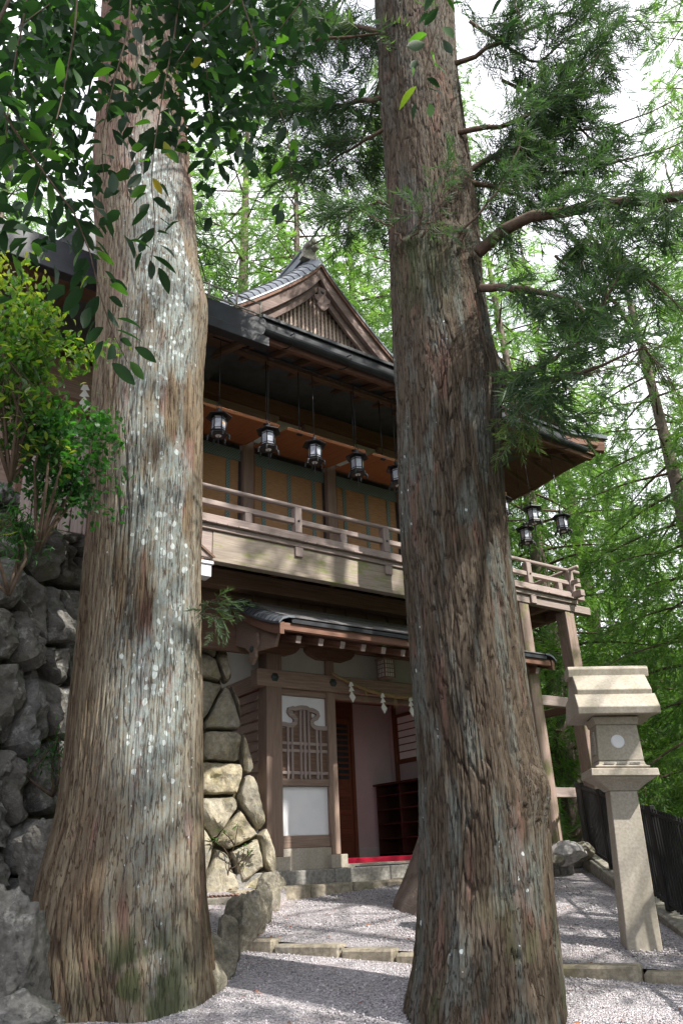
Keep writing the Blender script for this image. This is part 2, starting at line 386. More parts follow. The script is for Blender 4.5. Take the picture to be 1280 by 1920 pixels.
def boxmesh(dx, dy, dz, c):
    key = (round(dx, 4), round(dy, 4), round(dz, 4), round(c, 4))
    if key in BOXC: return BOXC[key]
    h = (dx / 2, dy / 2, dz / 2); V = []; idx = {}
    for sx in (-1, 1):
        for sy in (-1, 1):
            for sz in (-1, 1):
                s = (sx, sy, sz)
                for ax in range(3):
                    p = [s[k] * (h[k] - (0 if k == ax else c)) for k in range(3)]
                    idx[(s, ax)] = len(V); V.append(p)
    Fc = []
    for ax in range(3):
        a, b_ = (ax + 1) % 3, (ax + 2) % 3
        for sg in (-1, 1):
            q = []
            for sa, sb in ((-1, -1), (1, -1), (1, 1), (-1, 1)):
                s = [0, 0, 0]; s[ax] = sg; s[a] = sa; s[b_] = sb; q.append(idx[(tuple(s), ax)])
            Fc.append(q if sg > 0 else q[::-1])
    for ax in range(3):
        a, b_ = (ax + 1) % 3, (ax + 2) % 3
        for sa in (-1, 1):
            for sb in (-1, 1):
                s0 = [0] * 3; s0[ax] = -1; s0[a] = sa; s0[b_] = sb; s1 = list(s0); s1[ax] = 1
                s0, s1 = tuple(s0), tuple(s1)
                Fc.append([idx[(s0, a)], idx[(s1, a)], idx[(s1, b_)], idx[(s0, b_)]])
    for sx in (-1, 1):
        for sy in (-1, 1):
            for sz in (-1, 1):
                Fc.append([idx[((sx, sy, sz), 0)], idx[((sx, sy, sz), 1)], idx[((sx, sy, sz), 2)]])
    me = pymesh('box', V, Fc)
    bm = bmesh.new(); bm.from_mesh(me); bmesh.ops.recalc_face_normals(bm, faces=bm.faces); bm.to_mesh(me); bm.free()
    BOXC[key] = me
    return me
def box(name, lo, hi, mat, parent=None, c=None):
    """axis-aligned block in the parent's frame; its own X runs along its longest side"""
    lo, hi = np.minimum(lo, hi).astype(float), np.maximum(lo, hi).astype(float); d = hi - lo; k = int(np.argmax(d))
    if c is None: c = min(.007, d.min() * .2)
    me = boxmesh(d[k], d[(k + 1) % 3], d[(k + 2) % 3], c)
    me = me.copy() if (me.materials and me.materials[0] != mat) else me
    if me.materials and me.materials[0] != mat: me.materials.clear()
    M = Matrix.Identity(4)
    for j in range(3):
        for r in range(3): M[r][j] = 1. if r == (k + j) % 3 else 0.
    M.translation = Vector(((lo + hi) / 2).tolist())
    return link(name, me, parent, mat, M=M)
def bar(name, A, B, w, h, mat, parent=None, up=(0, 0, 1), c=None):
    A, B = Vector([float(x) for x in A]), Vector([float(x) for x in B]); X = (B - A); L = X.length; X.normalize()
    Z = Vector(up); Y = Z.cross(X)
    if Y.length < 1e-4: Y = Vector((0, 1, 0)).cross(X)
    Y.normalize(); Z = X.cross(Y)
    me = boxmesh(L, w, h, min(.007, min(w, h) * .2) if c is None else c)
    if me.materials and me.materials[0] != mat: me = me.copy(); me.materials.clear()
    M = Matrix(((X.x, Y.x, Z.x, 0), (X.y, Y.y, Z.y, 0), (X.z, Y.z, Z.z, 0), (0, 0, 0, 1))); M.translation = (A + B) / 2
    return link(name, me, parent, mat, M=M)
def tube_np(pts, rad, n=8):
    pts = np.asarray(pts, float); k = len(pts); rad = np.broadcast_to(np.asarray(rad, float), (k,))
    T = np.gradient(pts, axis=0); T /= np.linalg.norm(T, axis=1)[:, None] + 1e-9
    ref = np.array([0, 0, 1.]) if abs(T[:, 2]).mean() < .85 else np.array([1., 0, 0])
    A = np.cross(T, ref); A /= np.linalg.norm(A, axis=1)[:, None] + 1e-9; B = np.cross(T, A)
    th = np.arange(n) / n * 2 * math.pi
    v = pts[:, None, :] + rad[:, None, None] * (np.cos(th)[None, :, None] * A[:, None, :] + np.sin(th)[None, :, None] * B[:, None, :])
    q = []
    i = np.arange(k - 1)[:, None] * n; j = np.arange(n)[None, :]; j2 = (j + 1) % n
    q = np.stack([i + j, i + j2, i + n + j2, i + n + j], -1).reshape(-1, 4)
    return v.reshape(-1, 3), q
def tube(name, pts, rad, mat, parent=None, n=8, smooth=True):
    v, q = tube_np(pts, rad, n); k = len(pts)
    f = [list(map(int, x)) for x in q] + [list(range(n))[::-1], list(range((k - 1) * n, k * n))]
    return link(name, pymesh(name, v, f), parent, mat, smooth=smooth)
def lathe(name, prof, n, mat, parent=None, loc=None, smooth=False, rot=0.):
    v = []; f = []
    for r, z in prof:
        for j in range(n):
            a = 2 * math.pi * j / n + rot; v.append((r * math.cos(a), r * math.sin(a), z))
    for i in range(len(prof) - 1):
        for j in range(n): f.append([i * n + j, i * n + (j + 1) % n, (i + 1) * n + (j + 1) % n, (i + 1) * n + j])
    f.append(list(range(n))[::-1]); f.append(list(range((len(prof) - 1) * n, len(prof) * n)))
    return link(name, pymesh(name, v, f), parent, mat, loc=loc, smooth=smooth)
def prism(name, poly, fn, d0, d1, mat, parent=None, M=None):
    """polygon (a,b) pushed through depth d0..d1, fn(a,b,d) -> point"""
    n = len(poly); v = [fn(a, b_, d0) for a, b_ in poly] + [fn(a, b_, d1) for a, b_ in poly]
    f = [list(range(n))[::-1], list(range(n, 2 * n))] + [[i, (i + 1) % n, n + (i + 1) % n, n + i] for i in range(n)]
    me = pymesh(name, v, f)
    bm = bmesh.new(); bm.from_mesh(me); bmesh.ops.recalc_face_normals(bm, faces=bm.faces); bm.to_mesh(me); bm.free()
    return link(name, me, parent, mat, M=M)
def sheet(name, P, th, mat, parent=None, smooth=True):
    """grid of points P[i][j], given thickness downwards"""
    P = np.asarray(P, float); a, b_ = P.shape[:2]; top = P.reshape(-1, 3); bot = top - np.array([0, 0, th])
    v = np.concatenate([top, bot]); o = a * b_; f = []
    for i in range(a - 1):
        for j in range(b_ - 1):
            q = [i * b_ + j, (i + 1) * b_ + j, (i + 1) * b_ + j + 1, i * b_ + j + 1]; f.append(q); f.append([o + x for x in q[::-1]])
    rim = [(i, 0) for i in range(a)] + [(a - 1, j) for j in range(1, b_)] + [(i, b_ - 1) for i in range(a - 2, -1, -1)] + [(0, j) for j in range(b_ - 2, 0, -1)]
    r = [i * b_ + j for i, j in rim]
    for k in range(len(r)): f.append([r[k], r[(k + 1) % len(r)], o + r[(k + 1) % len(r)], o + r[k]])
    me = pymesh(name, v, f)
    bm = bmesh.new(); bm.from_mesh(me); bmesh.ops.recalc_face_normals(bm, faces=bm.faces); bm.to_mesh(me); bm.free()
    return link(name, me, parent, mat, smooth=False)
def copy_tree(o, parent=None):
    c = o.copy(); COL.objects.link(c); c.parent = parent
    for ch in o.children: copy_tree(ch, c)
    return c

# ------------------------------------------------------------------ terrain
def z_up(x, y): return .9 + .112 * (y - 7.85) - .0154 * (x + .735)
def z_lo(x, y): return .098 * y - .02 * x + .05
def y_step(x): return 7.85 - (x + .735) * .4404
def x_fence(y): return 2.93 + .087 * (y - 8)
def ground_h(x, y):
    z = np.minimum(z_up(x, np.minimum(y, 13.)), 1.5)
    z = np.where(y < y_step(x), z_lo(x, y), z) - .3
    dx = np.maximum(x - x_fence(np.minimum(y, 40)) - .3, 0)
    z = z - np.minimum(dx * .5, 7.5) - np.clip((y - 17) * .3, 0, 7)
    return z + .25 * (fbm(x * .3, y * .3, 0 * x, 3) - .5) * np.clip(dx + np.maximum(y - 14, 0), 0, 1)
rr = np.concatenate([np.linspace(.3, 24, 60), np.geomspace(26, 900, 26)]); th = np.linspace(0, 2 * math.pi, 121)[:-1]
X = rr[:, None] * np.sin(th)[None]; Y = rr[:, None] * np.cos(th)[None] + 5.
V = np.stack([X, Y, ground_h(X, Y)], -1).reshape(-1, 3); V = np.concatenate([V, [[0, 5, z_lo(0, 5) - .3]]])
n = 120; i = np.arange(len(rr) - 1)[:, None] * n; j = np.arange(n)[None]; j2 = (j + 1) % n
Q = np.stack([i + j, i + n + j, i + n + j2, i + j2], -1).reshape(-1, 4)
T = np.stack([np.full(n, len(V) - 1), np.arange(n), (np.arange(n) + 1) % n], -1)
struct(link('ground', npmesh('ground', V, T, Q, smooth=True), mat=M_soil))
# far wooded hill across the valley
az = np.radians(np.linspace(-60, 85, 90)); hv = []
for k, (d, hh) in enumerate([(70, -12), (95, 2), (130, 22), (175, 40), (240, 52)]):
    for a_ in az: hv.append((d * math.sin(a_), d * math.cos(a_), hh + (9 * (fbm(np.array(a_ * 5.), np.array(k * 1.3), np.array(0.), 5) - .5) * k)))
hv = np.array(hv); n = len(az); i = np.arange(4)[:, None] * n; j = np.arange(n - 1)[None]
struct(link('hills', npmesh('hills', hv, None, np.stack([i + j, i + j + 1, i + n + j + 1, i + n + j], -1).reshape(-1, 4), smooth=True), mat=M_hill))

def gravel_sheet(name, fn_y0, fn_y1, fz, x0, x1, nx, ny):
    a = np.linspace(0, 1, nx)[None, :]; b_ = np.linspace(0, 1, ny)[:, None]
    xx = x0 + (x1 - x0) * a + 0 * b_
    y0, y1 = fn_y0(xx), fn_y1(xx); yy = y0 + (y1 - y0) * b_
    zz = fz(xx, yy) + .022 * (fbm(xx * 2.2, yy * 2.2, 0 * xx, 11) - .5) + .008 * (fbm(xx * 11, yy * 11, 0 * xx, 12) - .5)
    v = np.stack([xx, yy, zz], -1).reshape(-1, 3); i = np.arange(ny - 1)[:, None] * nx; j = np.arange(nx - 1)[None]
    q = np.stack([i + j, i + j + 1, i + nx + j + 1, i + nx + j], -1).reshape(-1, 4)
    return struct(link(name, npmesh(name, v, None, q, smooth=True), mat=M_gravel))
gravel_sheet('gravel_path_lower', lambda x: 0 * x - 5., lambda x: y_step(x) + .06, z_lo, -3.6, 2.95, 70, 120)
gravel_sheet('gravel_path_upper', lambda x: y_step(x) + .10, lambda x: 0 * x + 12.6, z_up, -3.0, 3.3, 70, 70)

def prism_chips(name, pts, size, seed, mat, parent=None):
    """many small irregular stone chips, one mesh"""
    g = np.random.default_rng(seed); n = len(pts)
    base = np.array([[1, 0, 0], [-.5, .87, 0], [-.5, -.87, 0], [0, 0, .8], [.1, 0, -.5]])
    tri = np.array([[0, 1, 3], [1, 2, 3], [2, 0, 3], [1, 0, 4], [2, 1, 4], [0, 2, 4]])
    sc_ = g.uniform(.5, 1.3, (n, 1, 3)) * (size * g.uniform(.6, 1.3, (n, 1, 1)))
    v = base[None] * sc_ + g.normal(0, .12 * size, (n, 5, 3))
    a = g.uniform(0, 2 * math.pi, n); c, s = np.cos(a)[:, None], np.sin(a)[:, None]
    v = np.stack([v[..., 0] * c - v[..., 1] * s, v[..., 0] * s + v[..., 1] * c, v[..., 2]], -1) + pts[:, None, :]
    t = (tri[None] + 5 * np.arange(n)[:, None, None]).reshape(-1, 3)
    return struct(link(name, npmesh(name, v.reshape(-1, 3), t, attrs={'rnd': np.repeat(g.uniform(0, 1, n), 5)}), parent, mat), 'stuff')
g = np.random.default_rng(3)
xs = g.uniform(-1.4, 2.7, 40000); ys = g.uniform(5.2, 11.2, 40000)
lo = ys < y_step(xs) - .05; hi_ = ys > y_step(xs) + .30
keep = (lo | hi_) & (xs < x_fence(ys) - .2)
xs, ys, lo = xs[keep], ys[keep], lo[keep]
zs = np.where(lo, z_lo(xs, ys), z_up(xs, ys)) + .002
keep = g.uniform(0, 1, len(xs)) < .55
c = prism_chips('gravel_chips', np.stack([xs, ys, zs], -1)[keep], .011, 4, M_chip)
c['label'] = 'loose grey and pink gravel chips scattered over the path'

# ------------------------------------------------------------------ stones
def rockmesh(size, seed, sub=3, cuts=7, amp=.12):
    bm = bmesh.new(); bmesh.ops.create_icosphere(bm, subdivisions=sub, radius=1.)
    P = np.array([v.co[:] for v in bm.verts]); g = np.random.default_rng(seed)
    for k in range(cuts):
        d = g.normal(0, 1, 3); d /= np.linalg.norm(d); off = g.uniform(.55, .88)
        e = P @ d - off; P = P - np.where(e > 0, e * .92, 0)[:, None] * d
    s = seed * 7.3
    P = P * (1 + amp * (fbm(P[:, 0] * 1.6 + s, P[:, 1] * 1.6, P[:, 2] * 1.6, seed, 4) - .5)[:, None] * 2)
    P = P * (1 + amp * .9 * (fbm(P[:, 0] * 6 + s, P[:, 1] * 6, P[:, 2] * 6, seed + 5, 3) - .5)[:, None] * 2)
    P = P * np.asarray(size)
    for v, p in zip(bm.verts, P): v.co = p
    me = bpy.data.meshes.new('rock'); bm.to_mesh(me); bm.free()
    me.polygons.foreach_set('use_smooth', [True] * len(me.polygons)); me.set_sharp_from_angle(angle=math.radians(26)); return me
def clip(poly, p, n):
    out = []
    for k in range(len(poly)):
        a, b_ = poly[k], poly[(k + 1) % len(poly)]
        da, db = (a - p) @ n, (b_ - p) @ n
        if da <= 0: out.append(a)
        if da * db < 0: out.append(a + (b_ - a) * (da / (da - db)))
    return out
def cells(region, seeds, gap):
    out = []
    for i, s in enumerate(seeds):
        poly = [np.array(p, float) for p in region]
        d2 = ((seeds - s) ** 2).sum(1); order = np.argsort(d2)[1:22]
        for j in order:
            dv = seeds[j] - s; L = np.linalg.norm(dv); nrm = dv / L
            poly = clip(poly, s + dv / 2 - nrm * gap / 2, nrm)
            if len(poly) < 3: break
        if len(poly) >= 3: out.append(np.array(poly))
    return out
def stone_cell(poly, fn, bulge, seed, rough, nseg=34, nr=6, jag=.10):
    """one fitted stone: the cell outline roughened, its face domed and broken up"""
    g = np.random.default_rng(seed); c = poly.mean(0)
    ang = np.linspace(0, 2 * math.pi, nseg, endpoint=False); out = []
    for a in ang:
        d = np.array([math.cos(a), math.sin(a)]); best = 9
        for k in range(len(poly)):
            p, q = poly[k], poly[(k + 1) % len(poly)]; e = q - p; den = d[0] * e[1] - d[1] * e[0]
            if abs(den) < 1e-9: continue
            t = ((p - c)[0] * e[1] - (p - c)[1] * e[0]) / den; s = ((p - c)[0] * d[1] - (p - c)[1] * d[0]) / den
            if t > 0 and -1e-6 <= s <= 1 + 1e-6: best = min(best, t)
        out.append(best if best < 9 else .05)
    R = np.array(out); R = .85 * R + .15 * np.minimum(np.roll(R, 1), np.roll(R, -1))
    R = R * (1 - jag * fbm(np.cos(ang) * 2 + seed, np.sin(ang) * 2, 0 * ang, seed, 3))
    rings = [(1.0, -.22), (1.0, -.04), (.985, .18), (.955, .5), (.90, .75), (.80, .9), (.66, .97), (.48, 1.), (.30, 1.), (.13, 1.)]
    tl = g.normal(0, .28, 2) * bulge / max(R.mean(), .05)
    V = []
    for k, (rf, df) in enumerate(rings):
        for a, r in zip(ang, R):
            p = c + np.array([math.cos(a), math.sin(a)]) * r * rf
            V.append((p[0], p[1], df * bulge if df > 0 else df, rf))
    V.append((c[0], c[1], bulge, 0)); V = np.array(V)
    fac = np.where(V[:, 2] > -.01, 1., 0.)
    nz_ = fbm(V[:, 0] * 4 + seed, V[:, 1] * 4, 0 * V[:, 0], seed, 4) - .5
    cut = np.abs(fbm(V[:, 0] * 2.3 + seed * 3, V[:, 1] * 2.3, 0 * V[:, 0], seed + 9, 2) - .5)
    fine_ = fbm(V[:, 0] * 14 + seed, V[:, 1] * 14, 0 * V[:, 0], seed + 3, 3) - .5
    dep = V[:, 2] + fac * (rough * nz_ * 2.2 - rough * cut * 2.4 + rough * .9 * fine_ + ((V[:, :2] - c) @ tl) * .5)
    for k in range(4):                                    # chipped facets
        d_ = g.normal(0, 1, 2); d_ /= np.linalg.norm(d_); off_ = R.mean() * g.uniform(.25, .7); e_ = np.maximum((V[:, :2] - c) @ d_ - off_, 0); dep = np.where(fac > 0, np.minimum(dep, bulge * 1.1 + rough * fine_ - e_ * g.uniform(.5, 1.4)), dep)
    P = np.array([fn(a, b_, d) for a, b_, d in zip(V[:, 0], V[:, 1], dep)]); cen = P[-1].copy(); P -= cen
    f = []; nR = len(rings)
    for k in range(nR - 1):
        for j in range(nseg): f.append([k * nseg + j, k * nseg + (j + 1) % nseg, (k + 1) * nseg + (j + 1) % nseg, (k + 1) * nseg + j])
    for j in range(nseg): f.append([(nR - 1) * nseg + j, (nR - 1) * nseg + (j + 1) % nseg, nR * nseg])
    me = pymesh('stone', P, f); me.polygons.foreach_set('use_smooth', [True] * len(me.polygons)); me.set_sharp_from_angle(angle=math.radians(24))
    return me, cen
WP = np.array([(-3.75, 2.6), (-3.35, 5.2), (-2.98, 6.9), (-2.45, 8.5), (-1.95, 9.75), (-.86, 10.22)])
WS = np.concatenate([[0], np.cumsum(np.linalg.norm(np.diff(WP, axis=0), axis=1))])
def wall_at(a):
    x = np.interp(a, WS, WP[:, 0]); y = np.interp(a, WS, WP[:, 1]); e = .25
    d = np.array([np.interp(a + e, WS, WP[:, 0]) - np.interp(a - e, WS, WP[:, 0]), np.interp(a + e, WS, WP[:, 1]) - np.interp(a - e, WS, WP[:, 1])])
    d /= np.linalg.norm(d); return np.array([x, y]), np.array([d[1], -d[0]])
WTOP = 5.5
def wall_fn(a, b_, d):
    p, nrm = wall_at(a); zb = z_up(p[0], max(p[1], 6.)) - .1
    q = p + nrm * (d - .25 * b_); return np.array([q[0], q[1], zb + b_ * (WTOP - zb) / 3.4])
def wall(name, label, a0, a1, top0, top1, cw, ch, gap, bulge, rough, mat, seed, slant=0.):
    g = np.random.default_rng(seed); root = thing(name, label, 'stone wall', (*wall_at((a0 + a1) / 2)[0], z_up(*wall_at((a0 + a1) / 2)[0]) - .1))
    reg = [(a0, 0), (a1, 0), (a1 - slant, top1), (a0, top0)]
    sd = []; ny = int(max(top0, top1) / ch) + 1
    for r in range(ny + 1):
        x = a0 - cw + (r % 2) * cw * .5
        while x < a1 + cw:
            sd.append((x + g.uniform(-.3, .3) * cw, (r + .5) * ch + g.uniform(-.32, .32) * ch)); x += cw * g.uniform(.6, 1.4)
            if g.uniform() < .28: sd.append((x - cw * g.uniform(.3, .6), (r + 1) * ch + g.uniform(-.12, .12) * ch))
    ctr = np.array(root.location)
    for k, poly in enumerate(cells(reg, np.array(sd), gap)):
        if len(poly) < 3 or np.ptp(poly[:, 0]) < .08 or np.ptp(poly[:, 1]) < .08: continue
        me, cen = stone_cell(poly, wall_fn, bulge * g.uniform(.6, 1.35), seed * 100 + k, rough)
        link('stone', me, root, mat, loc=cen - ctr)
    # earth core behind the stones
    A = np.linspace(a0, a1, 24); Bv = np.linspace(-.1, max(top0, top1) - .05, 6); P = [[wall_fn(min(a, a1 - .12 - slant * b_ / 3.4 if slant else a), b_, -.16) - ctr for b_ in Bv] for a in A]
    P = np.array(P); nn = 6; i = np.arange(23)[:, None] * nn; j = np.arange(nn - 1)[None]
    link('earth_core', npmesh('earth_core', P.reshape(-1, 3), None, np.stack([i + j, i + nn + j, i + nn + j + 1, i + j + 1], -1).reshape(-1, 4)), root, M_soil)
    return root
LA = WS[4] - .25
wall('rock_wall', 'dark rough rock wall leaning back behind the left cedar', .3, LA, 3.3, 3.4, .34, .46, .014, .16, .17, M_rock, 21)
wall('stone_wall', 'yellowish rubble stone wall with sloping corner beside the entrance', LA, WS[-1], 3.4, 3.4, .46, .42, .012, .10, .07, M_wallstone, 35, slant=.92)
# earth terrace above the walls
tp = []
for a in np.linspace(.3, WS[-1] - .95, 22):
    p = wall_fn(a, 3.36, -.12); tp.append(p)
tp = np.array(tp); rows = []
for k, d in enumerate((0, .5, 1.2, 3, 6, 12)):
    r = tp.copy(); r[:, 0] -= d; r[:, 1] += d * .35; r[:, 2] = WTOP - .1 + .12 * k * (d > 0) + .15 * (fbm(r[:, 0], r[:, 1], 0 * r[:, 0], 8) - .5); rows.append(r)
rows = np.array(rows); nn = rows.shape[1]; i = np.arange(5)[:, None] * nn; j = np.arange(nn - 1)[None]
struct(link('upper_terrace_ground', npmesh('terrace', rows.reshape(-1, 3), None, np.stack([i + j, i + j + 1, i + nn + j + 1, i + nn + j], -1).reshape(-1, 4), smooth=True), mat=M_soil))

# boulders lying against the foot of the left trunk
for k, (px_, py_, D, sz, lab) in enumerate([(18, 1800, 5.3, (.25, .25, .40), 'mossy grey boulder at the left edge below the rock wall'),
                                          (40, 1912, 5.1, (.22, .20, .13), 'low grey rock in the bottom left corner'),
                                          (90, 1600, 6.9, (.28, .26, .34), 'dark jagged rock wedged behind the left trunk')]):
    p = px_far(px_, py_, D)
    tag(link('boulder', rockmesh(sz, 60 + k, 5, 14, .24), None, M_rock, loc=p), lab, 'boulder', 'rocks at the foot of the wall')

# edging rocks between gravel bed and path
er = thing('rock_edging', 'row of upright olive grey rocks edging the gravel path', 'rock edging', (-.85, 8.6, z_up(-.85, 8.6)))
ctr = np.array(er.location)
for k, (x, y, w_, h_) in enumerate([(540, 1672, .17, .20), (548, 1690, .15, .30), (528, 1708, .19, .30), (512, 1735, .18, .30), (497, 1757, .20, .33), (478, 1785, .22, .36), (455, 1812, .17, .29), (433, 1838, .17, .27), (408, 1868, .18, .26)]):
    n_ = np.array([.0154, -.112, 1.]); p = px_plane(x - 18, y, (-.735, 7.85, .9), n_)
    if p[1] < y_step(p[0]): p = px_plane(x - 18, y, (0, 0, .05), (.02, -.098, 1))
    q = p + np.array([-.06, .10, h_ * .32])
    me = rockmesh((w_, w_ * .8, h_), 80 + k, 4, 10, .16)
    o = link('rock', me, er, M_edge, loc=q - ctr); o.rotation_euler = (.1 * ((k * 7) % 3 - 1), .12 * ((k * 5) % 3 - 1), k * 1.3)
# raised gravel bed behind the edging
bx = np.linspace(0, 1, 26); bed = []
for a in bx:
    l = np.array([np.interp(a, [0, .5, 1], [-1.35, -1.05, -.82]), np.interp(a, [0, .5, 1], [6.9, 8.6, 10.05])])
    rw = []
    for b_ in np.linspace(0, 1, 22):
        p = l + np.array([-1.0 - .9 * (1 - a), .1]) * b_
        rw.append((p[0], p[1], z_up(p[0], p[1]) + .14 - .25 * (b_ < .01) + .03 * (vnoise(np.array(p[0] * 5), np.array(p[1] * 5), np.array(0.), 2) - .5)))
    bed.append(rw)
bed = np.array(bed); nn = 22; i = np.arange(25)[:, None] * nn; j = np.arange(nn - 1)[None]
struct(link('gravel_bed', npmesh('gravel_bed', bed.reshape(-1, 3), None, np.stack([i + j, i + nn + j, i + nn + j + 1, i + j + 1], -1).reshape(-1, 4), smooth=True), mat=M_gravel))

# stone riser across the gravel path, left to right
kr = thing('stone_riser', 'low stone riser of squared blocks crossing the gravel path', 'stone step', (.4, y_step(.4), z_lo(.4, y_step(.4))))
ctr = np.array(kr.location); g = np.random.default_rng(9); x = -1.35
dirv = np.array([1, -.4404]); dirv /= np.linalg.norm(dirv); k = 0
while x < 2.6:
    L = (.62, .66, .5, .72, .58, .66)[k % 6]; x1 = x + L * dirv[0] - .012
    A = np.array([x, y_step(x), 0]); B = np.array([x1, y_step(x1), 0]); zc = (z_up(x, y_step(x)) + z_up(x1, y_step(x1))) / 2
    hh = .30; A[2] = B[2] = zc - hh / 2 + .015 + g.uniform(-.006, .006)
    nrm = np.array([-dirv[1], dirv[0], 0]) * .07
    o = bar('block', A + nrm - ctr, B + nrm - ctr, .19, hh, M_stepstone, kr, c=.02); x = x1 + .012; k += 1

# concrete kerb under the fence
kb = thing('kerb', 'mossy concrete kerb running under the black fence', 'kerb', (x_fence(8.5), 8.5, z_up(2.6, 8.5)))
ctr = np.array(kb.location)
def fz(y): return .935 + .141 * (y - 8)
for k in range(12):
    y0 = 4.6 + k * .68; y1 = y0 + .672
    A = np.array([x_fence(y0), y0, fz(y0) - .17]); B = np.array([x_fence(y1), y1, fz(y1) - .17])
    bar('kerb_block', A - ctr, B - ctr, .22, .32, M_conc, kb, c=.012)

# ------------------------------------------------------------------ the shrine building (local x = along facade, y = into the building, z = up)
BASE = np.array([ORG[0], ORG[1], 0.])
bld = thing('shrine_building', 'two storey timber shrine building with balcony, gabled roof and entrance porch', 'building', BASE, BANG)
ZF = 1.5; TE = 1.1
def P(name, lo, hi, mat, parent=bld, c=None): return box(name, lo, hi, mat, parent, c)
# -- balcony
SL, SR = -2.3, 5.62
P('balcony_floor', (SL, .06, 5.40), (SR, TE + .2, 5.46), M_dark)
P('balcony_floor', (4.45, TE + .2, 5.40), (SR, 5.5, 5.46), M_dark)
rl = P('railing_sill', (SL, -.05, 5.485), (SR + .22, .06, 5.60), M_rail)
tube('top_rail', [(SL, 0, 6.0), (2, 0, 6.0), (SR + .22, 0, 6.02)], .034, M_rail, bld, 10)
tube('top_rail', [(SR - .06, -.22, 6.02), (SR - .06, 1, 6.0), (SR - .06, 5.4, 6.0)], .034, M_rail, bld, 10)
P('middle_rail', (SL, -.035, 5.735), (SR + .20, .035, 5.81), M_rail)
P('middle_rail', (SR - .095, -.20, 5.737), (SR - .025, 5.4, 5.808), M_rail)
P('railing_sill', (SR - .115, -.24, 5.487), (SR - .005, 5.4, 5.598), M_rail)
for k in range(-1, 5):
    s0 = -.03 + 1.51 * k
    if s0 < 5.2: P('railing_post', (s0 - .055, -.055, 5.60), (s0 + .055, .055, 5.975), M_rail)
    s1 = s0 + .755
    if s1 < 5.4: P('railing_strut', (s1 - .05, -.04, 5.60), (s1 + .05, .04, 5.735), M_rail)
    if s0 < 5.2:
        o = lathe('bolt_head', [(.016, 0), (.016, .01), (.008, .016)], 8, M_iron, bld, loc=(s0, -.056, 5.77)); o.rotation_euler = (math.pi / 2, 0, 0)
P('railing_post', (SR - .12, -.06, 5.60), (SR - .0, .06, 5.99), M_rail)
for k in range(1, 4): P('railing_post', (SR - .115, 1.5 * k - .055, 5.60), (SR - .005, 1.5 * k + .055, 5.975), M_rail)
x = SL; g = np.random.default_rng(2)
while x < SR - .05:                                             # deck board ends
    wd_ = .145 + g.uniform(-.01, .01); P('deck_board', (x, -.11 + g.uniform(-.008, .008), 5.462), (min(x + wd_, SR), 1.0, 5.484), M_rail, c=.002); x += wd_ + .004
P('fascia_beam', (-1.28, -.03, 5.02), (3.3, .05, 5.385), M_moss)
P('fascia_moulding', (-1.28, -.05, 4.975), (3.3, .07, 5.018), M_moss)
P('fascia_cap', (SL, -.06, 5.388), (SR, .055, 5.458), M_rail)
P('fascia_beam', (SL, -.025, 5.02), (-1.284, .05, 5.385), M_rail)
bar('brace', (-1.75, -.03, 5.37), (-1.25, -.035, 5.02), .03, .035, M_dark, bld)
P('edge_beam', (3.304, -.02, 5.25), (SR + .35, .09, 5.385), M_rail)
for k in range(-1, 4):
    s0 = -.03 + 1.51 * k; P('fascia_stub', (s0 - .06, -.062, 5.25), (s0 + .06, -.028, 5.386), M_rail)
P('side_beam', (SR - .1, .1, 5.22), (SR, 5.5, 5.385), M_dark)
for k in range(8):
    s0 = -1.9 + k * .98; P('joist', (s0 - .05, .1, 5.24), (s0 + .05, 1.05, 5.39), M_dark)
P('under_beam', (SL, .75, 4.98), (4.45, .93, 5.22), M_dark)
P('underboard_wall', (SL, TE, 4.2), (.03, TE + .08, 5.40), M_dark)
P('underboard_wall', (.03, TE + .02, 4.62), (4.4, TE + .10, 5.40), M_dark)
for k in range(16): P('cover_batten', (-2.1 + k * .4, TE - .02, 4.95), (-2.06 + k * .4, TE + .018, 5.22), M_dark)
# -- upper wall: posts, blinds, raised shutters, plaster frieze
PS = [-1.74, -.20, 1.32, 2.84, 4.36]
for s0 in PS: P('upper_post', (s0 - .085, TE - .04, 5.47), (s0 + .085, TE + .12, 8.1), M_beam)
m, nt, b_ = new_mat('bamboo_blind'); M_bamboo = m
v = coords(nt); wv = nt.nodes.new('ShaderNodeTexWave'); wv.wave_type = 'BANDS'; wv.bands_direction = 'Z'; wv.inputs['Scale'].default_value = 22; wv.inputs['Distortion'].default_value = .3
tcx = nt.nodes.new('ShaderNodeTexCoord'); nt.links.new(tcx.outputs['Generated'], wv.inputs['Vector'])
nt.links.new(ramp(nt, noise(nt, coords(nt, (3, 3, 40)), 3, 5), [(.3, (.23, .12, .048)), (.7, (.38, .215, .10))]).outputs['Color'], b_.inputs['Base Color']); b_.inputs['Roughness'].default_value = .7
m, nt, b_ = new_mat('teal_brocade'); M_brocade = m
ck = nt.nodes.new('ShaderNodeTexChecker'); ck.inputs['Scale'].default_value = 1; nt.links.new(coords(nt, (42, 42, 42), rnd=False), ck.inputs['Vector'])
ck.inputs['Color1'].default_value = (.075, .125, .12, 1); ck.inputs['Color2'].default_value = (.16, .215, .195, 1)
nt.links.new(ck.outputs['Color'], b_.inputs['Base Color']); b_.inputs['Roughness'].default_value = .8
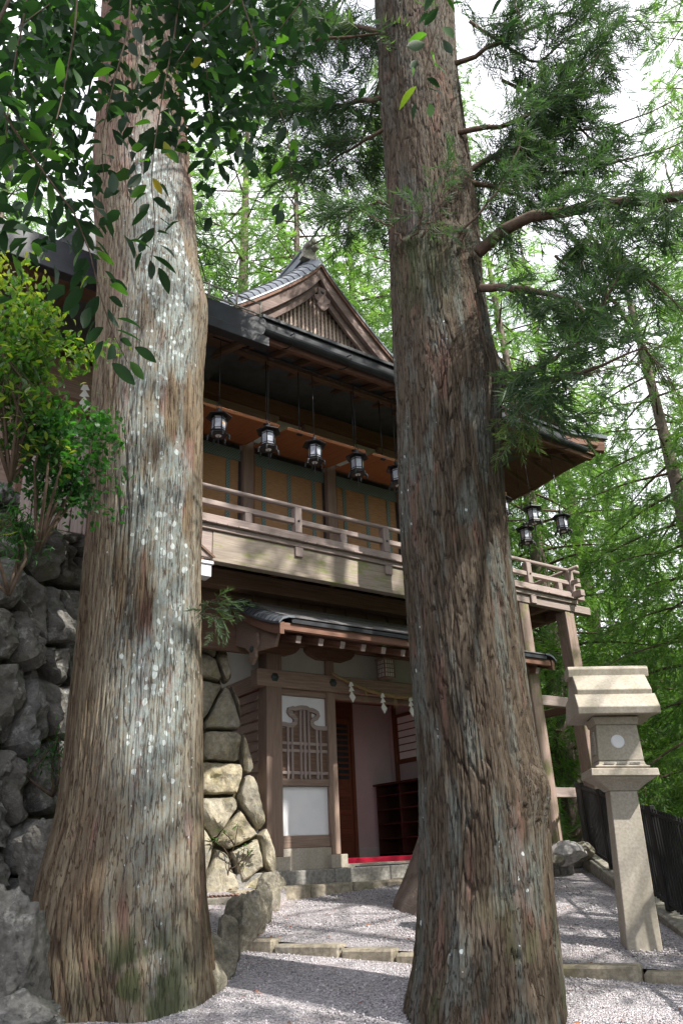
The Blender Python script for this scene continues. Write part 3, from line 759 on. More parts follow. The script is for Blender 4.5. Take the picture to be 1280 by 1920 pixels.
for a0, a1 in zip(PS[:-1], PS[1:]):
    bl = link('bamboo_blind', pymesh('blind', [(a0 + .1, TE + .06, 5.5), (a1 - .1, TE + .06, 5.5), (a1 - .1, TE + .06, 7.36), (a0 + .1, TE + .06, 7.36), (a0 + .1, TE + .075, 5.5), (a1 - .1, TE + .075, 5.5), (a1 - .1, TE + .075, 7.36), (a0 + .1, TE + .075, 7.36)],
        [[0, 1, 2, 3], [7, 6, 5, 4], [0, 4, 5, 1], [3, 2, 6, 7], [0, 3, 7, 4], [1, 5, 6, 2]]), bld, M_bamboo)
    wd_ = a1 - a0
    P('blind_valance', (a0 + .1, TE + .045, 7.17), (a1 - .1, TE + .058, 7.37), M_brocade, bl, .002)
    for f_ in (.20, .5, .80): P('blind_strip', (a0 + wd_ * f_ - .033, TE + .047, 5.5), (a0 + wd_ * f_ + .033, TE + .057, 7.168), M_brocade, bl, .002)
    P('blind_edge', (a1 - .135, TE + .043, 5.5), (a1 - .10, TE + .0565, 7.168), M_iron, bl, .002)
    P('blind_frame', (a0 + .086, TE + .0, 5.47), (a0 + .125, TE + .055, 7.44), M_int, bl)
    # shutter board swung up on its hinges
    sh = bar('raised_shutter', ((a0 + a1) / 2, .05, 7.24), ((a0 + a1) / 2, TE - .05, 7.43), wd_ - .13, .03, M_ply, bld)
    P('shutter_lip', (a0 + .065, .02, 7.205), (a1 - .065, .055, 7.26), M_ply, bld)
    for e in (.18, .82):
        tube('hanger_rod', [(a0 + wd_ * e, .04, 7.26), (a0 + wd_ * e, .04, 8.32)], .008, M_iron, bld, 6)
        P('hanger_clip', (a0 + wd_ * e - .04, .0, 7.185), (a0 + wd_ * e + .04, .06, 7.206), M_iron, bld)
    P('shutter_rail', (a0 + .085, TE - .045, 7.44), (a1 - .085, TE + .04, 7.52), M_red)
    P('plaster_frieze', (a0 + .085, TE + .03, 7.52), (a1 - .085, TE + .09, 8.1), M_greyplaster)
fnb = lambda a, z, d: (a, d, z)
for s0 in PS:                                                    # boat-shaped bracket arms on the posts
    pl = [(s0 - .52, 8.10), (s0 - .52, 8.04), (s0 - .44, 7.98), (s0 - .30, 7.92), (s0 + .30, 7.92), (s0 + .44, 7.98), (s0 + .52, 8.04), (s0 + .52, 8.10)]
    prism('bracket_arm', pl, fnb, TE - .075, TE + .02, M_beam, bld)
P('wall_plate', (-6.5, TE - .12, 8.10), (4.6, TE + .14, 8.36), M_red)
P('side_wall', (4.32, TE + .13, 5.47), (4.42, 6.8, 8.2), M_red)
P('back_wall', (-6.5, 6.8, 1.6), (4.42, 6.95, 9.2), M_red)
# -- eaves: soffit, two tiers of rafters, gutter
EZ = 8.12
sf = sheet('soffit_boards', [[(s0, t0, EZ + .06 + .40 * (t0 + .7)) for t0 in (-.66, TE + .3)] for s0 in (-1.0, 6.1)], .03, M_dark, bld)
for k in range(17):
    s0 = -.82 + .42 * k
    bar('rafter', (s0, -.56, EZ + .02), (s0, .30, EZ + .36), .075, .09, M_dark, bld)
    bar('rafter', (s0 + .1, .12, EZ + .22), (s0 + .1, TE, EZ + .62), .08, .10, M_dark, bld)
P('eave_purlin', (-1.0, .02, EZ + .16), (5.9, .12, EZ + .26), M_dark)
P('eave_purlin', (-1.0, -.60, EZ - .035), (6.05, -.53, EZ + .07), M_red)
tube('hanging_bar', [(-1.9, -.3, 8.10), (6.0, -.3, 8.10)], .012, M_iron, bld, 6)
side = sheet('soffit_boards', [[(6.1 - .0 * q, t0, EZ + .06) if e == 0 else (4.42, t0, EZ + .06 + .40 * 1.66) for e in (0, 1)] for q, t0 in ((0, -.66), (1, 6.9))], .03, M_dark, bld)
for k in range(12):
    t0 = -.2 + .55 * k; bar('rafter', (6.0, t0, EZ + .03), (4.42, t0, EZ + .66), .075, .09, M_dark, bld)
bar('hip_rafter', (6.22, -.78, EZ + .16), (4.4, 1.05, EZ + .72), .13, .16, M_red, bld)
# upswept corner of the eave board
P('eave_board', (-.98, -.74, EZ + .03), (5.2, -.67, EZ + .20), M_gutter)
bar('eave_board', (5.2, -.705, EZ + .115), (6.30, -.72, EZ + .30), .07, .17, M_red, bld)
bar('eave_board', (6.24, -.74, EZ + .29), (6.20, 1.0, EZ + .12), .07, .17, M_red, bld)
P('eave_board', (6.13, 1.0, EZ + .03), (6.20, 6.9, EZ + .20), M_red)
def gutter(name, s0, s1, t0, z0, parent, r=.075):
    th_ = np.linspace(math.pi, 2 * math.pi, 9); v = []; f = []
    prof = [(r * math.cos(a), r * math.sin(a)) for a in th_] + [((r - .008) * math.cos(a), (r - .008) * math.sin(a)) for a in th_[::-1]]; n = len(prof)
    for s_ in (s0, s1):
        for a, b__ in prof: v.append((s_, t0 + a, z0 + b__))
    for j in range(n): f.append([j, (j + 1) % n, n + (j + 1) % n, n + j])
    f.append(list(range(n))); f.append(list(range(n, 2 * n))[::-1])
    return link(name, pymesh(name, v, f), parent, M_gutter, smooth=False)
gt = gutter('gutter', -.99, 5.6, -.80, EZ - .03, bld)
for k in range(7):
    s0 = -.55 + k * .95
    tube('gutter_bracket', [(s0, -.70, EZ + .06), (s0, -.78, EZ + .06), (s0, -.885, EZ + .03), (s0, -.885, EZ - .04), (s0, -.80, EZ - .12), (s0, -.70, EZ - .10), (s0, -.55, EZ - .03)], .009, M_iron, gt, 6)
P('roof_edge_trim', (-.985, -.78, EZ + .20), (5.3, -.60, EZ + .26), M_gutter)
bar('roof_edge_trim', (5.3, -.70, EZ + .245), (6.36, -.72, EZ + .43), .18, .085, M_copper, bld)
# -- main hipped roof
RZ = 10.0
hv = [(-1.0, -.72, EZ + .28), (6.3, -.72, EZ + .34), (6.3, 7.2, EZ + .34), (-1.0, 7.2, EZ + .28), (1.6, 3.4, RZ), (3.6, 3.4, RZ)]
rf = link('main_roof', pymesh('main_roof', hv, [[0, 1, 5, 4], [1, 2, 5], [2, 3, 4, 5], [3, 0, 4], [3, 2, 1, 0]]), bld, M_copper)
# -- gable: verge roll, bargeboards, lattice, pendant
GC, GH, GW, GZ = .76, 1.62, 1.64, 10.92
def gp(x): return GZ - GH * (abs(x) / GW) ** .84
XS = np.concatenate([np.linspace(-GW - .25, -.02, 22), np.linspace(.02, GW + .25, 22)])
gr = sheet('gable_roof', [[(GC + x, t0, gp(x) + dz) for t0, dz in ((.27, .03), (.36, .16), (.52, .30), (.75, .43), (1.1, .50), (4.2, .50))] for x in XS], .035, M_copper, bld)
for x in np.concatenate([np.arange(-GW - .18, -.08, .105), np.arange(.1, GW + .2, .105)]):   # standing seams over the verge roll
    tube('roof_seam', [(GC + x, t0, gp(x) + dz + .006) for t0, dz in ((.27, .03), (.36, .16), (.52, .30), (.75, .43), (1.1, .50), (2.4, .50))], .009, M_gutter, gr, 5)
def board(name, o0, o1, t0, t1, mat, sg, x0=.0, x1=None):
    xs_ = np.linspace(x0, x1 or GW + .2, 18)
    top = [(GC + sg * x, gp(x) - o0) for x in xs_]; bot = [(GC + sg * x, gp(x) - o1) for x in xs_[::-1]]
    return prism(name, top + bot, fnb, t0, t1, mat, bld)
for sg in (-1, 1):
    board('verge_board', -.03, .07, .285, .36, M_red, sg)
    board('bargeboard', .07, .31, .33, .41, M_gable, sg)
    board('inner_bargeboard', .31, .49, .42, .47, M_gable, sg, 0.0, GW * .92)
    board('gable_soffit', .0, .12, .40, .80, M_dark, sg)
prism('gable_wall', [(GC - 1.5, 8.9), (GC + 1.5, 8.9), (GC, 10.75)], fnb, .86, .92, M_gable, bld)
gl = prism('gable_backing', [(GC - 1.45, 9.0), (GC + 1.45, 9.0), (GC, 10.42)], fnb, .615, .635, M_dark, bld)
for k in range(-15, 16):
    x = k * .078; top = 10.42 - abs(x) * .93
    if top > 9.2: P('lattice_slat', (GC + x - .024, .552, 9.1), (GC + x + .024, .582, top), M_lattice, gl, .003)
for k in range(15):
    z0 = 9.2 + k * .078; hw = (10.40 - z0) / .93
    if hw > .05: P('lattice_bar', (GC - hw, .584, z0 - .018), (GC + hw, .612, z0 + .018), M_lattice, gl, .003)
pend = [(0, .30), (.09, .28), (.075, .16), (.10, .10), (.175, .08), (.165, .0), (.10, -.05), (.12, -.12), (.06, -.2), (0, -.235)]
pend = [(GC + a * .9, 10.12 + z * .9) for a, z in pend] + [(GC - a * .9, 10.12 + z * .9) for a, z in pend[::-1][1:-1]]
pn = prism('gable_pendant', pend, fnb, .30, .345, M_gable, bld)
o = lathe('pendant_boss', [(.035, 0), (.035, .012), (.018, .025)], 6, M_brass, pn, loc=(GC, .30, 10.29)); o.rotation_euler = (math.pi / 2, 0, 0)
def sub(par, name, pts, r, mat, n):
    o = tube(name, pts, r, mat, par, n); o.matrix_parent_inverse = par.matrix_basis.inverted(); return o
rg = P('ridge', (GC - .09, .75, GZ + .40), (GC + .09, 4.2, GZ + .60), M_copper)
for k in range(3): sub(rg, 'ridge_tile_row', [(GC + (-.07, 0, .07)[k], .76, GZ + (.60, .63, .60)[k]), (GC + (-.07, 0, .07)[k], 4.1, GZ + (.60, .63, .60)[k])], .045, M_copper, 8)
oni = prism('ridge_end_ornament', [(GC - .17, GZ + .34), (GC + .17, GZ + .34), (GC + .15, GZ + .46), (GC + .10, GZ + .52), (GC + .12, GZ + .60), (GC + .06, GZ + .70), (GC - .06, GZ + .70), (GC - .12, GZ + .60), (GC - .10, GZ + .52), (GC - .15, GZ + .46)], fnb, .62, .74, M_ridge, bld)
for a, z in ((-.08, .60), (.08, .60), (0, .70)):
    o = lathe('round_tile_end', [(.05, 0), (.05, .14), (.038, .15)], 12, M_ridge, oni, loc=(GC + a, .66, GZ + z)); o.rotation_euler = (math.pi / 2, 0, 0)
# -- left wing with the lower eave
P('wing_wall', (-6.5, .9, 4.3), (-1.83, 1.0, 7.9), M_beam)
for s0 in (-1.92, -3.4, -4.9, -6.4): P('wing_post', (s0 - .08, .82, 4.3), (s0 + .08, .895, 7.9), M_red)
P('wing_beam', (-6.5, .80, 7.02), (-1.83, .893, 7.26), M_red)
sheet('soffit_boards', [[(s0, t0, 7.98 + .4 * (t0 + .7)) for t0 in (-.62, TE + .2)] for s0 in (-7., -1.02)], .03, M_dark, bld)
for k in range(14):
    s0 = -6.9 + .44 * k; bar('rafter', (s0, -.6, 7.94), (s0, TE, 8.60), .075, .09, M_dark, bld)
P('wing_eave_board', (-7, -.70, 7.92), (-.99, -.63, 8.16), M_red)
wg = P('wing_gutter', (-7, -.86, 7.80), (-.93, -.72, 7.95), M_gutter)
P('wing_fascia', (-7, -.80, 7.955), (-.95, -.702, 8.28), M_gutter)
wv_ = [(-7, -.8, 8.28), (-1.0, -.8, 8.28), (-1.0, 3.2, 10.3), (-7, 3.2, 10.3), (-7, 7, 8.2), (-1., 7, 8.2)]
wr = link('wing_roof', pymesh('wing_roof', wv_, [[0, 1, 2, 3], [3, 2, 5, 4], [1, 5, 2], [0, 3, 4], [0, 4, 5, 1]]), bld, M_copper)
# wire snow guard on the eave by the corner
for z0 in (8.32, 8.50): tube('snow_guard_rail', [(-2.4, -.80, z0), (-1.02, -.80, z0)], .012, M_ridge, bld, 6)
for s0 in (-2.2, -1.8, -1.4, -1.04): tube('snow_guard_post', [(s0, -.80, 8.27), (s0, -.82, 8.52)], .013, M_ridge, bld, 6)
# ridge end of the wing behind the left trunk
q = bp(166, 425, 2.6)
prism('wing_ridge_end', [(q[0] - .9, q[1] - 1.3), (q[0] + .9, q[1] - 1.3), (q[0] + .12, q[1]), (q[0] - .12, q[1])], fnb, 2.55, 2.75, M_gutter, bld)
# -- porch roof: curved sheet in lapped courses
PL, PR = -.42, 4.5
def pz(t): return 4.33 + .60 * max(0., (t + .25) / 1.35) ** 1.2
pr = sheet('porch_roof', [[(s0, t0, pz(t0) - .015) for t0 in np.linspace(-.25, TE + .05, 14)] for s0 in (PL + .14, PR - .14)], .05, M_gutter, bld)
for k in range(19):
    t0 = -.25 + k * .07; t1 = t0 + .085
    bar('shingle_course', (PL + .13, (t0 + t1) / 2, (pz(t0) + pz(t1)) / 2 + .006), (PR - .13, (t0 + t1) / 2, (pz(t0) + pz(t1)) / 2 + .006), math.hypot(t1 - t0, pz(t1) - pz(t0)), .018, M_shingle, pr,
        up=(0, -(pz(t1) - pz(t0)), t1 - t0 + .12), c=.002)
for sg, se in ((1, PL), (-1, PR)):
    vr = sheet('porch_verge', [[(se + sg * a, t0, pz(t0) + dz) for a, dz in ((-.06, -.07), (0, -.01), (.08, .02), (.17, .025))] for t0 in np.linspace(-.27, TE + .05, 14)], .03, M_copper, bld)
    for t0 in np.arange(-.2, TE, .1): tube('verge_seam', [(se + sg * a, t0 + .12 * (a + .06), pz(t0 + .12 * (a + .06)) + dz + .004) for a, dz in ((-.06, -.07), (0, -.01), (.08, .02), (.17, .025))], .006, M_gutter, vr, 5)
    tt = np.linspace(-.24, TE, 14)
    fs = lambda a, z, d: (d, a, z)
    prism('porch_bargeboard', [(t0, pz(t0) - .065) for t0 in tt] + [(t0, pz(t0) - .22) for t0 in tt[::-1]], fs, se - .03 if sg > 0 else se - .03, se + .03, M_red, bld)
    prism('porch_side_board', [(t0, pz(t0) - .22) for t0 in tt[2:]] + [(TE, 4.28), (.55, 4.08), (.05, 4.03)], fs, se + sg * .06, se + sg * .10, M_beam, bld)
pd = [(.42, 4.30), (.40, 4.14), (.47, 4.08), (.46, 3.98), (.55, 3.90), (.64, 3.98), (.63, 4.08), (.72, 4.14), (.70, 4.30)]
pp = prism('porch_pendant', pd, lambda a, z, d: (d, a, z), PL + .01, PL + .05, M_beam, bld)
o = lathe('pendant_boss', [(.045, 0), (.045, .012), (.02, .025)], 6, M_brass, pp, loc=(PL + .01, .55, 4.10)); o.rotation_euler = (0, -math.pi / 2, 0)
P('porch_eave_board', (PL + .031, -.22, 4.17), (PR - .031, -.16, 4.27), M_red)
sheet('porch_soffit', [[(s0, t0, pz(t0) - .10) for t0 in np.linspace(-.16, TE, 8)] for s0 in (PL + .1, PR - .1)], .02, M_red, bld)
for k in range(15):
    s0 = -.12 + .335 * k
    if s0 > PR - .1: break
    r_ = bar('porch_rafter', (s0, -.13, 4.10), (s0, TE, 4.50), .075, .095, M_red, bld)
    bar('rafter_end', (s0, -.138, 4.097), (s0, -.13, 4.10), .070, .09, M_rail, bld, c=.001)
# -- ground floor front
P('porch_top_beam', (-.05, TE - .10, 4.36), (4.3, TE + .08, 4.52), M_red)
EP = [(.17, .12), (1.13, .07), (3.42, .07), (4.2, .12)]
for s0, hw in EP:
    P('entrance_post', (s0 - hw, TE - hw, 1.62), (s0 + hw, TE + hw, 4.2), M_beam)
    P('post_base_stone', (s0 - hw - .06, TE - hw - .07, 1.455), (s0 + hw + .06, TE + hw + .05, 1.62), M_granite)
    pl = [(s0 - .42, 4.36), (s0 - .42, 4.31), (s0 - .36, 4.25), (s0 - .22, 4.20), (s0 + .22, 4.20), (s0 + .36, 4.25), (s0 + .42, 4.31), (s0 + .42, 4.36)]
    prism('bracket_arm', pl, fnb, TE - .11, TE + .06, M_red, bld)
bm_ = P('entrance_beam', (-.10, TE - .13, 3.745), (4.4, TE + .06, 3.975), M_beam)
for s0 in (.17, 1.13, 3.42, 4.2):
    o = lathe('nail_cover', [(.062, 0), (.062, .012), (.03, .022), (.012, .03)], 6, M_brass, bld, loc=(s0, TE - .131, 3.87)); o.rotation_euler = (math.pi / 2, 0, 0)
o = lathe('nail_cover', [(.062, 0), (.062, .012), (.03, .022), (.012, .03)], 6, M_brass, bld, loc=(.049, TE + .10, 3.87)); o.rotation_euler = (0, -math.pi / 2, 0)
P('plaster_panel', (.20, TE - .02, 3.976), (4.2, TE + .03, 4.36), M_greyplaster)
def front_bay(a0, a1):
    P('bay_head', (a0, TE - .05, 3.66), (a1, TE + .05, 3.744), M_beam)
    P('plaster_panel', (a0, TE - .005, 3.10), (a1, TE + .03, 3.66), M_white)
    P('window_backing', (a0, TE + .05, 2.56), (a1, TE + .07, 3.45), M_greyplaster)
    P('window_sill', (a0, TE - .06, 2.47), (a1, TE + .05, 2.56), M_beam)
    P('plaster_panel', (a0, TE - .005, 1.86), (a1, TE + .03, 2.47), M_white)
    P('base_board', (a0, TE - .04, 1.715), (a1, TE + .04, 1.86), M_beam)
    P('base_stone', (a0 - .0, TE - .055, 1.45), (a1, TE + .05, 1.712), M_granite)
    k = (a1 - a0) / 700.
    # bell-shaped window: flowing head rail
    pts = [(0, 1288), (60, 1290), (130, 1300), (190, 1298), (228, 1268), (236, 1222), (205, 1182), (165, 1160), (140, 1128), (150, 1092), (190, 1080), (232, 1086), (270, 1072), (330, 1062), (400, 1066), (440, 1086), (480, 1086), (520, 1098), (560, 1120), (570, 1152), (545, 1190), (500, 1206), (472, 1235), (478, 1280), (515, 1308), (570, 1318), (640, 1318), (700, 1312)]
    zz = lambda y: 3.66 - (y - 915) * .00105
    q = np.array([(a0 + x * k, zz(y)) for x, y in pts]); d_ = np.gradient(q, axis=0); d_ /= np.linalg.norm(d_, axis=1)[:, None]
    nr_ = np.stack([-d_[:, 1], d_[:, 0]], 1) * .030
    wf = prism('window_frame', [tuple(p) for p in (q + nr_)] + [tuple(p) for p in (q - nr_)[::-1]], fnb, TE - .05, TE - .006, M_rail, bld)
    P('window_shade_sheet', (a0, TE - .012, 2.56), (a1, TE - .0055, 3.225), M_dark, bld, .001)  # solid dark sheet standing in for the shade inside the window
    P('window_shade_sheet', (a0 + 215 * k, TE - .0115, 3.225), (a0 + 490 * k, TE - .0056, 3.47), M_dark, bld, .001)
    for x in (120, 182, 305, 365, 425, 545, 600):
        P('window_bar', (a0 + x * k - .016, TE - .045, 2.56), (a0 + x * k + .016, TE - .013, zz(1085) if 250 < x < 460 else zz(1300)), M_rail, wf, .003)
    for z0 in (3.02, 2.925, 2.64): P('window_rail', (a0, TE - .036, z0 - .020), (a1, TE - .0135, z0 + .020), M_rail, wf, .003)
front_bay(.29, 1.06); front_bay(3.49, 4.08)
P('lintel', (1.2, TE - .05, 3.66), (3.35, TE + .05, 3.744), M_beam)
# left flank of the entrance: clapboards
P('side_plaster', (.08, TE + .12, 3.98), (.12, 5, 4.9), M_greyplaster)
P('side_beam', (.05, TE + .12, 3.75), (.16, 5, 3.97), M_beam)
for k in range(9): bar('clapboard', (.06, TE + .12, 3.66 - k * .135), (.06, 5., 3.66 - k * .135), .03, .125, M_beam, bld, up=(.25, 0, 1))
P('side_rail', (.04, TE + .12, 2.40), (.14, 5, 2.52), M_beam); P('side_plaster', (.08, TE + .12, 1.6), (.12, 5, 2.40), M_white)
# -- entrance hall
TB = 2.75
P('hall_floor', (.2, TE + .03, 1.30), (4.2, 4.6, 1.495), M_conc)
P('threshold_stone', (1.2, TE - .09, 1.44), (3.35, TE + .12, 1.50), M_granite)
P('hall_back_wall', (2.66, TB, 1.49), (4.2, TB + .08, 4.5), M_pink)
P('hall_skirting', (2.66, TB - .02, 1.49), (3.44, TB - .001, 1.70), M_greyplaster)
P('hall_ceiling', (.2, TE + .1, 3.98), (4.2, 4.6, 4.04), M_dark)
dr = P('sliding_door', (2.16, TB - .03, 1.56), (2.63, TB + .02, 3.72), M_int)
for k in range(9): P('door_louvre', (2.21, TB - .05, 2.80 + k * .092), (2.58, TB - .031, 2.828 + k * .092), M_int, bld)
P('door_glass', (2.21, TB - .0345, 2.74), (2.58, TB - .0305, 3.62), M_gutter, bld, .001)
for k in range(9): P('door_panel', (2.21, TB - .042, 1.80 + k * .096), (2.58, TB - .031, 1.888 + k * .096), M_int, bld)
P('door_frame', (2.634, TB - .05, 1.49), (2.70, TB + .03, 3.98), M_int)
P('door_frame', (2.10, TB - .05, 1.49), (2.156, TB + .03, 3.98), M_int)
P('hall_back_wall', (.25, TB + .021, 1.49), (2.655, TB + .1, 4.5), M_pink)
P('door_head', (2.157, TB - .045, 3.723), (2.633, TB + .02, 3.98), M_int)
SRW = 3.50
P('hall_side_wall', (SRW, TE + .15, 1.49), (SRW + .08, TB, 4.5), M_pink)
wn = P('hall_window', (SRW - .03, 1.55, 2.98), (SRW - .001, 2.52, 3.80), M_int)
P('window_paper', (SRW - .036, 1.62, 3.05), (SRW - .0305, 2.46, 3.74), M_paper, bld, .001)
for k in range(1, 6): P('window_muntin', (SRW - .046, 1.62, 3.05 + k * .115 - .009), (SRW - .037, 2.46, 3.05 + k * .115 + .009), M_int, bld, .002)
P('window_stile', (SRW - .05, 2.52, 2.55), (SRW - .001, 2.60, 3.98), M_int)
# -- stage posts carrying the right end of the balcony
for s0 in (4.30, 5.42):
    P('stage_post', (s0 - .11, .0, 1.62), (s0 + .11, .22, 5.25), M_stage)
    P('post_base_stone', (s0 - .2, -.08, 1.45), (s0 + .2, .3, 1.618), M_granite)
P('stage_post', (4.32, 2.4, 1.6), (4.50, 2.6, 5.39), M_stage); P('stage_post', (5.34, 2.4, 1.2), (5.52, 2.6, 5.22), M_stage)
P('tie_beam', (3.6, .06, 3.62), (4.185, .16, 3.80), M_rail); P('tie_beam', (4.415, .06, 3.62), (6.2, .16, 3.78), M_rail)
P('tie_beam', (4.415, .07, 2.26), (6.0, .15, 2.40), M_rail); P('tie_beam', (5.38, .225, 3.60), (5.46, 2.4, 3.72), M_dark)
P('stage_joist', (4.36, 1.1, 5.2), (4.46, 1.2, 5.39), M_dark)
for t0 in (.6, 1.4, 2.2, 3.0): P('stage_joist', (4.47, t0, 5.22), (5.5, t0 + .09, 5.39), M_dark)
# foundation under the building
P('foundation', (-.3, TE + .04, .6), (4.3, 6.8, 1.50), M_conc)

# ------------------------------------------------------------------ entrance steps and raised bed
st = thing('entrance_steps', 'two broad stone steps leading up to the shrine entrance', 'stone steps', BASE, BANG)
x = -.62; k = 0
for L in (.30, .72, .62, .80, .7, .75, .72):
    box('step_block', (x, .50, 1.00), (x + L - .012, .82, 1.295 + .006 * ((k * 5) % 3 - 1)), M_stepstone, st, .022); x += L; k += 1
x = -.55
for L in (.55, .95, .9, .95, .9, .75):
    box('platform_block', (x, .82, 1.05), (x + L - .008, TE - .03, 1.455), M_greystep, st, .012); x += L
mt = box('doormat', (1.32, .86, 1.457), (3.2, TE - .20, 1.472), M_mat, None, .004)
mt.matrix_world = Matrix.Translation(Vector(BASE.tolist())) @ Matrix.Rotation(BANG, 4, 'Z') @ mt.matrix_basis
tag(mt, 'dark grey doormat on the stone platform before the entrance', 'doormat')
BM = Matrix.Translation(Vector(BASE.tolist())) @ Matrix.Rotation(BANG, 4, 'Z')
def onb(o, label, cat, group=None):
    o.matrix_world = BM @ o.matrix_basis; return tag(o, label, cat, group)
onb(box('red_carpet', (1.25, TE + .13, 1.497), (3.45, TB - .055, 1.565), M_carpet, None, .006), 'bright red carpet covering the entrance hall floor', 'carpet')
sr = thing('shoe_rack', 'dark wooden shoe rack with shelves inside the entrance hall', 'shoe rack', bw(3.27, 2.04, 1.567), BANG)
M_rack = wood('dark_rack_timber', (.05, .018, .012), (.09, .035, .022), vary=.1)
box('back_panel', (.19, -.62, .0), (.21, .62, 1.06), M_rack, sr); box('top_board', (-.24, -.66, 1.06), (.22, .66, 1.09), M_rack, sr)
for e in (-.62, .0, .60): box('side_panel', (-.2, e, 0), (.19, e + .022, 1.058), M_rack, sr)
for k in range(5): box('shelf', (-.21, -.597, .03 + k * .215), (.188, .597, .048 + k * .215), M_rack, sr)

# ------------------------------------------------------------------ hanging lanterns
def hexring(r, z, n=6, rot=0.): return [(r * math.cos(2 * math.pi * k / n + rot), r * math.sin(2 * math.pi * k / n + rot), z) for k in range(n)]
def make_lantern():
    t = thing('hanging_lantern', 'x', 'lantern', (0, 0, 0))
    tube('hanging_wire', [(0, 0, .06), (0, 0, 1.12)], .006, M_iron, t, 5)
    a = np.linspace(0, 2 * math.pi, 13); tube('ring', [(.035 * math.cos(q), 0, .045 + .035 * math.sin(q)) for q in a], .005, M_iron, t, 5)
    lathe('finial', [(.012, .035), (.03, .015), (.034, -.01), (.02, -.032), (.03, -.045)], 10, M_iron, t, smooth=True)
    lathe('roof', [(.03, -.04), (.06, -.062), (.11, -.078), (.168, -.098), (.175, -.112), (.165, -.116), (.09, -.10)], 6, M_iron, t, rot=math.pi / 6)
    fr = lathe('body_frame', [(.102, -.108), (.102, -.122), (.094, -.128)], 6, M_iron, t, rot=math.pi / 6)
    lathe('body_sill', [(.094, -.315), (.108, -.322), (.112, -.335), (.10, -.345)], 6, M_iron, t, rot=math.pi / 6)
    for k in range(6):
        a0 = 2 * math.pi * k / 6 + math.pi / 6; a1 = a0 + math.pi / 3; am = (a0 + a1) / 2
        x, y = .094 * math.cos(a0), .094 * math.sin(a0)
        tube('corner_post', [(x, y, -.12), (x, y, -.33)], .009, M_iron, t, 5)
        A = np.array([.089 * math.cos(a0), .089 * math.sin(a0)]); B = np.array([.089 * math.cos(a1), .089 * math.sin(a1)])
        nrm = np.array([math.cos(am), math.sin(am)])
        v = [(*(A), -.125), (*(B), -.125), (*(B), -.325), (*(A), -.325)]; v += [(p[0] - nrm[0] * .004, p[1] - nrm[1] * .004, p[2]) for p in v]
        pn_ = link('pane', pymesh('pane', v, [[3, 2, 1, 0], [4, 5, 6, 7], [0, 1, 5, 4], [2, 3, 7, 6], [1, 2, 6, 5], [3, 0, 4, 7]]), t, M_glass)
        for z0 in (-.15, -.292):
            bar('pane_rail', (A[0] + nrm[0] * .002, A[1] + nrm[1] * .002, z0), (B[0] + nrm[0] * .002, B[1] + nrm[1] * .002, z0), .007, .010, M_iron, t, c=.001)
        if k in (4, 1):
            c_ = (A + B) / 2 + nrm * .003; ring = []
            tang = (B - A) / np.linalg.norm(B - A)
            v = [(*c_, -.215)] + [(c_[0] + tang[0] * rr_ * math.cos(q), c_[1] + tang[1] * rr_ * math.cos(q), -.215 + rr_ * math.sin(q)) for q, rr_ in [(2 * math.pi * j / 24, .022 if j % 2 else .027) for j in range(24)]]
            link('crest', pymesh('crest', v, [[0, 1 + j, 1 + (j + 1) % 24] for j in range(24)]), pn_, M_gold)
    lathe('base_plate', [(.10, -.345), (.118, -.352), (.128, -.37), (.115, -.378)], 6, M_iron, t, rot=math.pi / 6)
    lathe('base_disc', [(.04, -.379), (.04, -.384)], 14, M_white, t)
    for k in range(6):
        a0 = 2 * math.pi * k / 6 + math.pi / 6; c_, s_ = math.cos(a0), math.sin(a0)
        v, q = tube_np([(.105 * c_, .105 * s_, -.36), (.13 * c_, .13 * s_, -.375), (.142 * c_, .142 * s_, -.405), (.132 * c_, .132 * s_, -.43), (.155 * c_, .155 * s_, -.44)], [.014, .02, .015, .012, .006], 5)
        link('foot', pymesh('foot', v, [list(map(int, z)) for z in q]), t, M_iron, smooth=True)
    tube('tassel_cord', [(0, 0, -.38), (.004, .003, -.47), (0, 0, -.60)], .006, M_iron, t, 5)
    return t
L0 = make_lantern()
labs = ['hanging lantern nearest the left cedar, first of the row', 'second hanging lantern from the left cedar', 'third hanging lantern from the left cedar', 'fourth hanging lantern, just left of the hidden one by the right cedar',
        'hanging lantern half hidden behind the left side of the right cedar', 'hanging lantern hidden behind the middle of the right cedar trunk', 'hanging lantern hidden behind the right half of the right cedar trunk',
        'hanging lantern cut off by the right side of the right cedar', 'upper middle hanging lantern under the roof corner, right of the cedar', 'rightmost hanging lantern under the roof corner', 'lowest hanging lantern under the roof corner, left of the others']
for k in range(11):
    o = L0 if k == 0 else copy_tree(L0)
    s_, t_ = (-1.37 + .735 * k, -.3) if k < 10 else (0, 0)
    z_ = 6.97 if k < 10 else 6.93
    o.location = tuple(bw(s_, t_, z_) if k < 10 else px_plane(982, 982, (0, 0, 6.93), (0, 0, 1))); o.rotation_euler = (0, 0, BANG + .35 + .2 * ((k * 7) % 5 - 2))
    o['label'] = labs[k]; o['group'] = 'hanging lanterns under the eaves'
